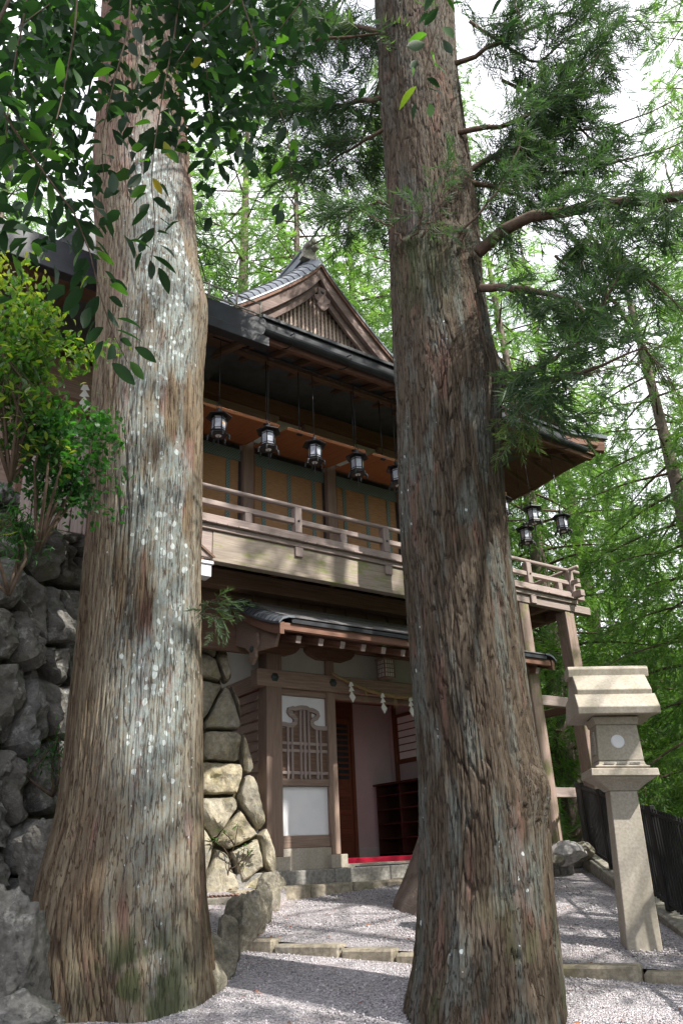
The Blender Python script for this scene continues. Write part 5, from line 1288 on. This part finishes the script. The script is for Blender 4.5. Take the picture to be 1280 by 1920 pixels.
LX = [([(930, 300, 6.3), (1050, 330, 6.6), (1180, 300, 6.8), (1300, 260, 7.)], (.025, .02, .012, .005), .0, .6), ([(940, 150, 6.3), (1080, 240, 6.6), (1200, 330, 6.8)], (.02, .015, .005), .0, .6), ([(1100, 440, 6.2), (1180, 500, 6.0), (1260, 560, 5.9)], (.016, .012, .004), .0, .55),
      ([(1040, 480, 6.6), (1130, 540, 6.4), (1200, 640, 6.3), (1260, 720, 6.3)], (.016, .012, .008, .004), .0, .55), ([(960, 720, 6.2), (1010, 770, 6.4), (1060, 800, 6.6)], (.014, .01, .004), .0, .5), ([(880, 40, 6.), (1000, 120, 6.2), (1080, 60, 6.4), (1200, 40, 6.6)], (.02, .015, .01, .004), .0, .6)]
limbsR = limbsR[:12] + LX + limbsR[12:]
Pp, D, S, TW, TI = [], [], [], [], []
for k, (pl, rad, st_, bl_) in enumerate(limbsR):
    pts = pxl(pl); limb_obj(pts, rad, cedR, M_limb if k else M_limb)
    a, b__, c_, t_ = limb_foliage(pts, gR, st_ * .6, bl_ * 1.15, .050 if k < 18 else .07, .062, 1.05 if k < 18 else .8, .4 if k < 20 else .7)
    Pp += a; D += b__; S += c_; TW += t_; TI += [.85 if k >= 22 else .38] * len(a)
for k in range(26):                                                       # upper crown, mostly above the frame
    z0 = gR.uniform(11, 20); a0 = gR.uniform(0, 2 * math.pi); ln = gR.uniform(2., 3.6) * (1.1 - .45 * (z0 - 8) / 12); p0 = axR(z0)
    pts = [p0 + np.array([math.cos(a0) * ln * q, math.sin(a0) * ln * q, -.25 * ln * q * q + .1 * ln * q]) for q in (0, .3, .6, 1)]
    limb_obj(pts, (.05, .03, .02, .006), cedR); a, b__, c_, t_ = limb_foliage(pts, gR, .25, .7, .16, .13, 1.5, .45)
    Pp += a; D += b__; S += c_; TW += t_; TI += [.45] * len(a)
keep = sun_gap(Pp); Pp = np.array(Pp)[keep]; D = np.array(D)[keep]; S = np.array(S)[keep]
v, t, rn = spray_mesh(Pp, D, S, NEAR_T, 5, np.array(TI)[keep])
link('crown', npmesh('crown', v - np.array(cedR.location), t, attrs={'rnd': rn}), cedR, M_cedar)
struct(link('twigs', twigs_mesh(TW, .004), cedR, M_twig, loc=-np.array(cedR.location)), 'stuff')
print('cedR tris', len(t))
# left great cedar: crown above the frame and a few sprigs low down
Pp, D, S, TW = [], [], [], []; gL = np.random.default_rng(78)
for k in range(24):
    z0 = gL.uniform(9.5, 21); a0 = gL.uniform(0, 2 * math.pi); ln = gL.uniform(2., 3.6) * (1.1 - .45 * (z0 - 8) / 12); p0 = axL(z0)
    pts = [p0 + np.array([math.cos(a0) * ln * q, math.sin(a0) * ln * q, -.25 * ln * q * q + .1 * ln * q]) for q in (0, .3, .6, 1)]
    limb_obj(pts, (.05, .03, .02, .006), cedL); a, b__, c_, t_ = limb_foliage(pts, gL, .25, .7, .18, .14, 1.6, .45); Pp += a; D += b__; S += c_; TW += t_
for pl in ([(375, 1135, 6.45), (395, 1128, 6.35), (412, 1120, 6.3)], [(375, 1150, 6.45), (392, 1150, 6.35), (405, 1165, 6.3)]):
    pts = pxl(pl); limb_obj(pts, (.008, .006, .003), cedL); a, b__, c_, t_ = limb_foliage(pts, gL, .1, .16, .035, .05, .62, .3); Pp += a; D += b__; S += c_; TW += t_
keep = sun_gap(Pp); v, t, rn = spray_mesh(np.array(Pp)[keep], np.array(D)[keep], np.array(S)[keep], NEAR_T, 6)
link('crown', npmesh('crown', v - np.array(cedL.location), t, attrs={'rnd': rn}), cedL, M_cedar); struct(link('twigs', twigs_mesh(TW, .004), cedL, M_twig, loc=-np.array(cedL.location)), 'stuff')
print('cedL tris', len(t))
# slimmer cedar just behind the right one
E3 = px_plane(852, 1690, (-.735, 7.85, .9), (.0154, -.112, 1)); ced3 = thing('cedar_tree', 'slimmer cedar whose flared foot shows left of the right great cedar', 'cedar tree', (1.12, 9.5, z_up(1.12, 9.5) - .1))
zz = np.concatenate([[-.1, .0, .1, .25, .45, .7, 1.0, 1.5], np.linspace(2, 14, 14)]); rr_ = np.interp(zz, [-.1, .0, .2, .5, 1, 2, 6, 14], [.78, .70, .58, .50, .42, .34, .27, .06])
cxy = np.array([px_far(*c_, 9.5 + .02 * k)[:2] for k, c_ in enumerate([(855, 1690), (872, 1560), (880, 1312), (860, 1062), (848, 900), (838, 750), (815, 500), (805, 400), (790, 200)])]); czz = np.array([px_far(*c_, 9.5)[2] for c_ in [(855, 1690), (872, 1560), (880, 1312), (860, 1062), (848, 900), (838, 750), (815, 500), (805, 400), (790, 200)]])
cx3 = np.interp(zz + ced3.location[2], czz, cxy[:, 0]) - 1.12; rr_ = np.interp(zz, [-.1, .0, .2, .5, 1, 2, 6, 14], [.80, .74, .62, .53, .44, .34, .27, .06])
v, q = tube_np(np.stack([cx3, 0 * zz, zz], -1), rr_, 40)
v += (fbm(v[:, 0] * 25, v[:, 1] * 25, v[:, 2] * 1.2, 3, 3) - .5)[:, None] * np.array([.05, .05, 0])
link('trunk', npmesh('trunk', v, None, q, smooth=True), ced3, M_farbark)

# ------------------------------------------------------------------ woodland cedars behind and beside the shrine
def cedar_proto(seed, H, R, c0, nl, tpl, ssize, gap, sgap, bl):
    g = np.random.default_rng(seed); Pp, D, S, TW = [], [], [], []; LB = []
    for k in range(nl):
        f = (k + g.uniform(0, 1)) / nl; z0 = c0 + (H - c0) * f * .97; a0 = k * 2.4 + g.uniform(-.4, .4); ln = R * (1 - f) ** .62 * g.uniform(.65, 1.15) + .3
        pts = [np.array([math.cos(a0) * ln * q, math.sin(a0) * ln * q, z0 + (-.30 * q * q + .05 * q) * ln * (1.2 - f)]) for q in (0, .3, .6, .85, 1)]
        LB.append((pts, .035 * ln / R + .012)); a, b__, c_, t_ = limb_foliage(pts, g, .22, bl * (1.1 - .6 * f), gap, sgap, ssize, .5); Pp += a; D += b__; S += c_
    v, t, rn = spray_mesh(Pp, D, S, tpl, seed)
    crown = npmesh('crown', v, t, attrs={'rnd': rn})
    V, Q, o = [], [], 0
    for pts, r0 in LB:
        vv, q = tube_np(lerp_path(pts, np.linspace(0, 1, 7)), np.linspace(r0, .006, 7), 5); V.append(vv); Q.append(q + o); o += len(vv)
    limbs = npmesh('limbs', np.concatenate(V), None, np.concatenate(Q), smooth=True)
    z_ = np.linspace(-1.5, H, 26); vv, q = tube_np(np.stack([.05 * np.sin(z_ * .4), .05 * np.cos(z_ * .3), z_], -1), np.interp(z_, [-1.5, 0, 1, H], [.42, .36, .28, .02]), 14)
    vv += (fbm(vv[:, 0] * 20, vv[:, 1] * 20, vv[:, 2] * .8, 3, 3) - .5)[:, None] * np.array([.05, .05, 0])
    print('proto', len(t)); return crown, limbs, npmesh('trunk', vv, None, q, smooth=True), (Pp, D, S)
PROT = [cedar_proto(11, 20, 3.4, 2.0, 112, FAR_T, .78, .135, .13, 1.05), cedar_proto(12, 23, 3.1, 3.5, 112, FAR_T, .78, .135, .13, 1.0)]
PROT.append(PROT[0])
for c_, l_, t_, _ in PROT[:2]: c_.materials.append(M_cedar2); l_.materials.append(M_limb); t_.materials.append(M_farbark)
c3 = link('crown', PROT[1][0], ced3); c3.location = (float(cx3[-4]), 0, 9.6); c3.scale = (.36, .36, .34)
WOOD = [ (-3.6, 25.0, 1, 1.7, 'very tall cedar far behind the gable'), (.9, 26.5, 0, 1.6, 'very tall cedar seen between gable and right trunk'), (8.0, 16.6, 0, 1.0, 'nearest woodland cedar right of the stage posts, full to the ground'), (5.6, 21.0, 0, 1.2, 'woodland cedar seen between the stage posts'),
        (13.0, 21.5, 1, 1.3, 'tall woodland cedar at the right edge of the view'), (8.8, 27.0, 1, 1.4, 'woodland cedar down the slope behind the stone lantern'), (3.0, 21.5, 1, 1.4, 'tall cedar rising behind the right end of the shrine roof'),
        (-1.2, 22.0, 0, 1.45, 'tall cedar rising behind the gable'), (-6.5, 23., 1, 1.45, 'cedar rising behind the roof between the trunks'), (-12, 21.0, 0, 1.4, 'cedar behind the left wing roof'), (15.5, 30., 0, 1.4, 'distant cedar far right down the slope'),
        (9.6, 12.8, 1, 1.15, 'slender cedar by the fence whose branches fill the upper right'), (-15., 14., 0, 1.2, 'cedar on the terrace beyond the left wing'), (5.0, 33., 1, 1.5, 'distant cedar beyond the stage'), (11.6, 31., 0, 1.3, 'distant cedar low on the valley slope')]
gW = np.random.default_rng(5)
for x, y, p, sc_, lab in WOOD:
    c_, l_, t_, _ = PROT[p]; z0 = float(ground_h(np.array(x), np.array(y))) if y > 5 and x > -8 else 3.5
    if x < 2.4 and y > 16: z0 = max(z0, -2)
    root = thing('cedar_tree', lab, 'cedar tree', (x, y, z0), gW.uniform(0, 6), 'woodland cedars around the shrine'); root.scale = (sc_,) * 3
    link('trunk', t_, root); struct(link('limbs', l_, root), 'stuff'); link('crown', c_, root)
# cedars to the right of the path whose crowns break up the sunlight
for k, (x, y, p, lab) in enumerate([(6.9, 5.2, 1, 'cedar standing just outside the right edge, shading the entrance'), (9.6, 1.6, 0, 'cedar right of the viewpoint, shading the left trunk'), (10.8, 6.6, 0, 'cedar beyond the fence shading the balcony'), (5.6, -.6, 1, 'cedar behind the viewpoint at the right, shading the path')]):
    Pq, Dq, Sq = [np.array(a) for a in PROT[p][3]]; z0 = float(ground_h(np.array(x), np.array(y)))
    th_ = k * 1.7; Rm = np.array([[math.cos(th_), -math.sin(th_), 0], [math.sin(th_), math.cos(th_), 0], [0, 0, 1]]); Pq = Pq @ Rm.T; Dq = Dq @ Rm.T
    g_ = np.random.default_rng(k); keep = sun_gap(Pq + np.array([x, y, z0])) & (g_.uniform(0, 1, len(Pq)) < .48)
    v, t, rn = spray_mesh(Pq[keep], Dq[keep], Sq[keep] * 1.0, SHADE_T, 50 + k)
    root = thing('cedar_tree', lab, 'cedar tree', (x, y, z0), 0, 'woodland cedars around the shrine')
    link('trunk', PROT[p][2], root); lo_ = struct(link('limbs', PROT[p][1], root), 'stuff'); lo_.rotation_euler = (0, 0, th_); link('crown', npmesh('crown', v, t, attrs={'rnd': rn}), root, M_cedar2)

# ------------------------------------------------------------------ broadleaf branches hanging in from above
def leaf_me(L, w_, fold=.25, curl=.12, n=5):
    v = []; f = []
    for k in range(n + 1):
        q = k / n; hw = w_ * .5 * math.sin(math.pi * min(1, q * .96 + .02)) ** .75 * (1 - .18 * q); z = -curl * L * q * q
        v += [(L * q, -hw, z + fold * hw), (L * q, 0, z), (L * q, hw, z + fold * hw)]
    for k in range(n): f += [[k * 3, k * 3 + 3, k * 3 + 4, k * 3 + 1], [k * 3 + 1, k * 3 + 4, k * 3 + 5, k * 3 + 2]]
    me = pymesh('leaf', v, f); me.polygons.foreach_set('use_smooth', [True] * len(f)); return me
LEAF = leaf_me(.102, .048); LEAF.materials.append(M_broad)
LEAF2 = leaf_me(.088, .042, .35, .2); LEAF2.materials.append(M_broad)
bt = thing('broadleaf_tree', 'glossy evergreen broadleaf tree whose leafy branches hang in from the top left', 'broadleaf tree', (-2.9, .6, .0))
ctr = np.array(bt.location)
tube('trunk', [np.array(p) for p in [(0, 0, -.1), (.05, .05, 1.2), (-.05, .1, 2.6), (.1, .2, 4.2), (.2, .2, 6.0)]], [.16, .13, .12, .10, .06], M_limb, bt, 12)
def leafplace(p, d, parent, g, me):
    d = d / np.linalg.norm(d); X = Vector(d.tolist()); Zu = Vector((g.normal(0, .35), g.normal(0, .35), 1)); Y = Zu.cross(X); Y.normalize(); Z = X.cross(Y)
    M = Matrix(((X.x, Y.x, Z.x, 0), (X.y, Y.y, Z.y, 0), (X.z, Y.z, Z.z, 0), (0, 0, 0, 1))) @ Matrix.Diagonal((*([g.uniform(.75, 1.15)] * 3), 1)); M.translation = Vector((p - ctr).tolist())
    return link('leaf', me, parent, None, M=M)
TWG = [([(345, -60, 2.5), (328, 60, 2.5), (305, 180, 2.52), (290, 270, 2.55), (284, 340, 2.55), (292, 420, 2.58), (283, 500, 2.6)], 62), ([(-40, 130, 2.3), (25, 240, 2.35), (80, 320, 2.4), (140, 400, 2.42), (168, 470, 2.45), (190, 560, 2.45), (212, 625, 2.47), (240, 680, 2.5)], 54),
       ([(440, -40, 2.7), (480, 80, 2.72), (510, 170, 2.75), (540, 250, 2.75), (545, 330, 2.78), (530, 395, 2.8)], 44), ([(395, -60, 2.6), (380, 60, 2.65), (390, 160, 2.7), (400, 260, 2.72), (412, 325, 2.75)], 30), ([(600, -60, 2.7), (560, 10, 2.7), (520, 60, 2.75), (470, 90, 2.8)], 18),
       ([(150, -60, 2.3), (140, 60, 2.35), (120, 170, 2.4), (95, 270, 2.4), (60, 380, 2.45)], 20), ([(60, -60, 2.3), (40, 60, 2.35), (20, 160, 2.4), (8, 300, 2.45)], 14), ([(250, -60, 2.4), (240, 60, 2.4), (215, 150, 2.42), (190, 260, 2.5), (195, 330, 2.5)], 20),
       ([(845, -60, 2.3), (830, 20, 2.3), (805, 90, 2.32), (795, 150, 2.33), (800, 200, 2.35)], 20), ([(960, -60, 2.4), (965, 10, 2.4), (985, 50, 2.42)], 10), ([(480, -50, 2.5), (430, 10, 2.5), (370, 60, 2.5), (330, 120, 2.5)], 12), ([(200, -60, 2.5), (90, 10, 2.5), (20, 60, 2.5)], 8)]
gB = np.random.default_rng(31); tops = []
for pl, nl in TWG:
    pts = np.array(pxl(pl)); path = lerp_path(pts, np.linspace(0, 1, 24)); tops.append(path[0])
    tw_ = tube('twig', path - ctr, np.linspace(.0055, .0016, 24), M_twig, bt, 5)
    for k in range(nl):
        q = .06 + .94 * (k + 1) / nl; p = lerp_path(pts, q); t_ = lerp_path(pts, min(1, q + .03)) - lerp_path(pts, q - .03); t_ /= np.linalg.norm(t_)
        sd = np.cross(t_, gB.normal(0, 1, 3) * .5 + np.array([0, 1, 0])); sd /= np.linalg.norm(sd); sg = 1 if k % 2 else -1
        d = t_ * .55 + sd * sg * gB.uniform(.6, 1.1) + gB.normal(0, .25, 3) + np.array([0, 0, -.25]); off = sd * sg * gB.uniform(0, .06)
        if q > .97: d = t_ + gB.normal(0, .3, 3)
        leafplace(p + off, d, tw_, gB, LEAF if k % 3 else LEAF2)
top = np.mean(tops, axis=0)
for k in range(3):
    e_ = [tops[1], tops[0], tops[8]][k]
    tube('limb', lerp_path([ctr + np.array([.1, .2, 4.0]), ctr * .7 + e_ * .3 + np.array([0, -.3, 2.6]), e_ + np.array([0, -.25, .7]), e_], np.linspace(0, 1, 14)) - ctr, np.linspace(.045, .006, 14), M_limb, bt, 7)
for e_ in tops:
    j = int(np.argmin([np.linalg.norm(e_ - tops[i]) for i in (1, 0, 8)])); a_ = [tops[1], tops[0], tops[8]][j]
    if np.linalg.norm(e_ - a_) > .02: tube('branchlet', [a_ - ctr + np.array([0, 0, .05]), (a_ + e_) / 2 - ctr + np.array([0, 0, .12]), e_ - ctr], [.008, .007, .005], M_twig, bt, 5)
# more of its leaves, further up and out of reach to tell apart
Pq = []; 
for k in range(300):                                   # leafy side twigs too dense to tell apart
    q = gB.uniform()
    if q < .5: x, y = gB.uniform(-40, 640), gB.uniform(-200, 90)
    elif q < .75: x, y = gB.uniform(-40, 170), gB.uniform(0, 400)
    else: x, y = gB.normal(400, 60), gB.uniform(-50, 300)
    p0 = px_far(x, y, gB.uniform(2.5, 3.8)); dv = gB.normal(0, 1, 3) + np.array([0, 0, -.6]); dv /= np.linalg.norm(dv)
    for j in range(10): Pq.append(p0 + dv * .045 * j + gB.normal(0, .022, 3))
def leaf_cloud(Pq, g, L, w_):
    base = np.array([(0, 0, 0), (.35, -.5, .1), (.35, .5, .1), (.75, -.36, .02), (.75, .36, .02), (1, 0, -.12)]); base[:, 0] *= L; base[:, 1] *= w_; base[:, 2] *= L
    tri = np.array([(0, 1, 2), (1, 3, 2), (2, 3, 4), (3, 5, 4)]); n = len(Pq)
    D = g.normal(0, 1, (n, 3)) + np.array([0, 0, -.4]); D /= np.linalg.norm(D, axis=1)[:, None]; U_ = g.normal(0, .5, (n, 3)) + np.array([0, 0, 1.]); sd = np.cross(U_, D); sd /= np.linalg.norm(sd, axis=1)[:, None]; uu = np.cross(D, sd)
    B = np.stack([D, sd, uu], 1); V = np.einsum('vk,nkc->nvc', base, B) * g.uniform(.7, 1.2, (n, 1, 1)) + np.asarray(Pq)[:, None, :]
    return V.reshape(-1, 3), (tri[None] + 6 * np.arange(n)[:, None, None]).reshape(-1, 3), np.repeat(g.uniform(0, 1, n), 6)
v, t, rn = leaf_cloud(Pq, gB, .098, .046)
M_broad2 = leafmat('glossy_broad_leaf_mass', [(.0, (.012, .030, .016)), (.85, (.015, .038, .018)), (.95, (.05, .12, .02)), (1., (.10, .22, .03))], .26, .55, spec=.2)
struct(link('upper_foliage', npmesh('upper_foliage', v - ctr, t, attrs={'rnd': rn}), bt, M_broad2), 'stuff')

# ------------------------------------------------------------------ shrub and maple on the left terrace
def bush(name, label, cat, center, rad, nbig, nsmall, L, w_, mat_o, mat_m, seed, stems):
    g = np.random.default_rng(seed); base = np.array(center) - np.array([0, 0, rad[2] + .5]); root = thing(name, label, cat, base)
    tips = []
    for k in range(stems):
        e_ = np.array(center) + g.normal(0, .5, 3) * rad; m_ = (base + e_) / 2 + g.normal(0, .12, 3); tube('stem', lerp_path([base, m_, e_], np.linspace(0, 1, 8)) - base, np.linspace(.016, .004, 8), M_twig, root, 5)
        for j in range(14):
            q = lerp_path([m_, e_], g.uniform(0, 1)); tip = q + g.normal(0, .30, 3) * rad; tips.append((q, tip))
    tw = twigs_mesh([(a - base, (a + b__) / 2 - base + np.array([0, 0, .03]), b__ - base) for a, b__ in tips], .003); struct(link('twigs', tw, root, M_twig), 'stuff')
    lm = leaf_me(L, w_, .3, .15, 4); lm.materials.append(mat_o)
    pts = []
    for a, b__ in tips:
        for j in range(7):
            pts.append(lerp_path([a, b__], np.clip(g.normal(.85, .2), 0, 1.1)) + g.normal(0, .03, 3))
    pts = np.array(pts); dcam = np.linalg.norm(pts - EYE, axis=1); order = np.argsort(dcam)
    for i in order[:nbig]:
        d = g.normal(0, 1, 3) * np.array([1, 1, .5]); d /= np.linalg.norm(d); X = Vector(d.tolist()); Y = Vector((g.normal(0, .3), g.normal(0, .3), 1)).cross(X); Y.normalize(); Z = X.cross(Y)
        M = Matrix(((X.x, Y.x, Z.x, 0), (X.y, Y.y, Z.y, 0), (X.z, Y.z, Z.z, 0), (0, 0, 0, 1))); M.translation = Vector((pts[i] - base).tolist()); link('leaf', lm, root, None, M=M)
    rest = pts[order[nbig:]]; rest = np.concatenate([rest + g.normal(0, .05, rest.shape) for _ in range(max(1, nsmall // max(1, len(rest))))])
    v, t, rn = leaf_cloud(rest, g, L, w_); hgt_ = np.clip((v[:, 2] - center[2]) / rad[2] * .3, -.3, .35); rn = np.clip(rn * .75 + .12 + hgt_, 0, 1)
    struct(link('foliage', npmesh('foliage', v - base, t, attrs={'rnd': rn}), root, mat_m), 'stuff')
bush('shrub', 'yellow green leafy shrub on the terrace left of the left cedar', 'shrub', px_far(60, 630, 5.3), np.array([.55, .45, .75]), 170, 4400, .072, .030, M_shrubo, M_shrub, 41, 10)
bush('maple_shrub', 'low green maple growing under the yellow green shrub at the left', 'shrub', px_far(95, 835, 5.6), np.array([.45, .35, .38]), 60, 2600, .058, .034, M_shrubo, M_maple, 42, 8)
bush('fern_clump', 'small green grassy clump on top of the rock wall', 'plant', px_far(38, 968, 5.6), np.array([.16, .14, .10]), 20, 260, .09, .012, M_shrubo, M_maple, 43, 5)
# rhododendron in the gravel bed
rb = px_plane(425, 1668, (-.735, 7.85, 1.05), (.0154, -.112, 1)); rh = thing('rhododendron', 'small rhododendron sapling in the gravel bed before the stone wall', 'plant', rb)
gH = np.random.default_rng(3); RL = leaf_me(.115, .028, .2, .1, 4); RL.materials.append(M_rhodo)
for pl in ([(425, 1668), (428, 1640), (431, 1610), (440, 1585), (446, 1548)], [(430, 1630), (442, 1625), (455, 1610), (458, 1590)], [(431, 1608), (420, 1590), (405, 1575)], [(440, 1585), (430, 1570), (418, 1560)], [(445, 1620), (465, 1605), (474, 1592)]):
    pts = [px_far(x, y, math.hypot(rb[0], rb[1]) - .02 * k) for k, (x, y) in enumerate(pl)]; tw_ = tube('stem', lerp_path(pts, np.linspace(0, 1, 8)) - rb, np.linspace(.009, .004, 8), M_twig, rh, 6)
    for k in range(9):
        a_ = 2 * math.pi * k / 9 + gH.uniform(-.3, .3); d = np.array([math.cos(a_), math.sin(a_), gH.uniform(-.5, .55)]); d /= np.linalg.norm(d)
        X = Vector(d.tolist()); Y = Vector((0, 0, 1)).cross(X); Y.normalize(); Z = X.cross(Y); M = Matrix(((X.x, Y.x, Z.x, 0), (X.y, Y.y, Z.y, 0), (X.z, Y.z, Z.z, 0), (0, 0, 0, 1))); M.translation = Vector((pts[-1] - rb + gH.normal(0, .015, 3)).tolist()); link('leaf', RL, rh, None, M=M)
# low plants along the fence and on the slope
bush('hedge_plant', 'yellow green low shrub behind the fence at the right edge', 'shrub', (3.75, 8.9, 1.55), np.array([.35, .5, .28]), 40, 900, .06, .028, M_shrubo, M_shrub, 44, 7)
bush('hedge_plant', 'small leafy shrub behind the fence left of the lantern pillar', 'shrub', (3.75, 11.4, 2.25), np.array([.3, .4, .28]), 30, 800, .05, .022, M_shrubo, M_shrub, 45, 7)
bush('wall_fern', 'tiny fern tuft in a crack of the rock wall', 'plant', px_plane(112, 1375, (-2.9, 7.0, 0), (1, -.35, 0)), np.array([.08, .08, .06]), 10, 60, .06, .012, M_shrubo, M_maple, 46, 3)
# undergrowth on the slope below the fence
gU = np.random.default_rng(9); n = 2600; xs = gU.uniform(4.0, 22, n); ys = gU.uniform(7, 34, n); zs = ground_h(xs, ys) + gU.uniform(0, 1.1, n) ** 1.5
v, t, rn = spray_mesh(np.stack([xs, ys, zs], -1), gU.normal(0, 1, (n, 3)) + np.array([0, 0, .3]), gU.uniform(.6, 1.1, n), FAR_T, 8)
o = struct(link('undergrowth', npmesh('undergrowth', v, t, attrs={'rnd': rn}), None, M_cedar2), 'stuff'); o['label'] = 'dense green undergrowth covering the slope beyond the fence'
print('total tris', sum(len(m.loop_triangles) if m.loop_triangles else len(m.polygons) * 1 for m in bpy.data.meshes))
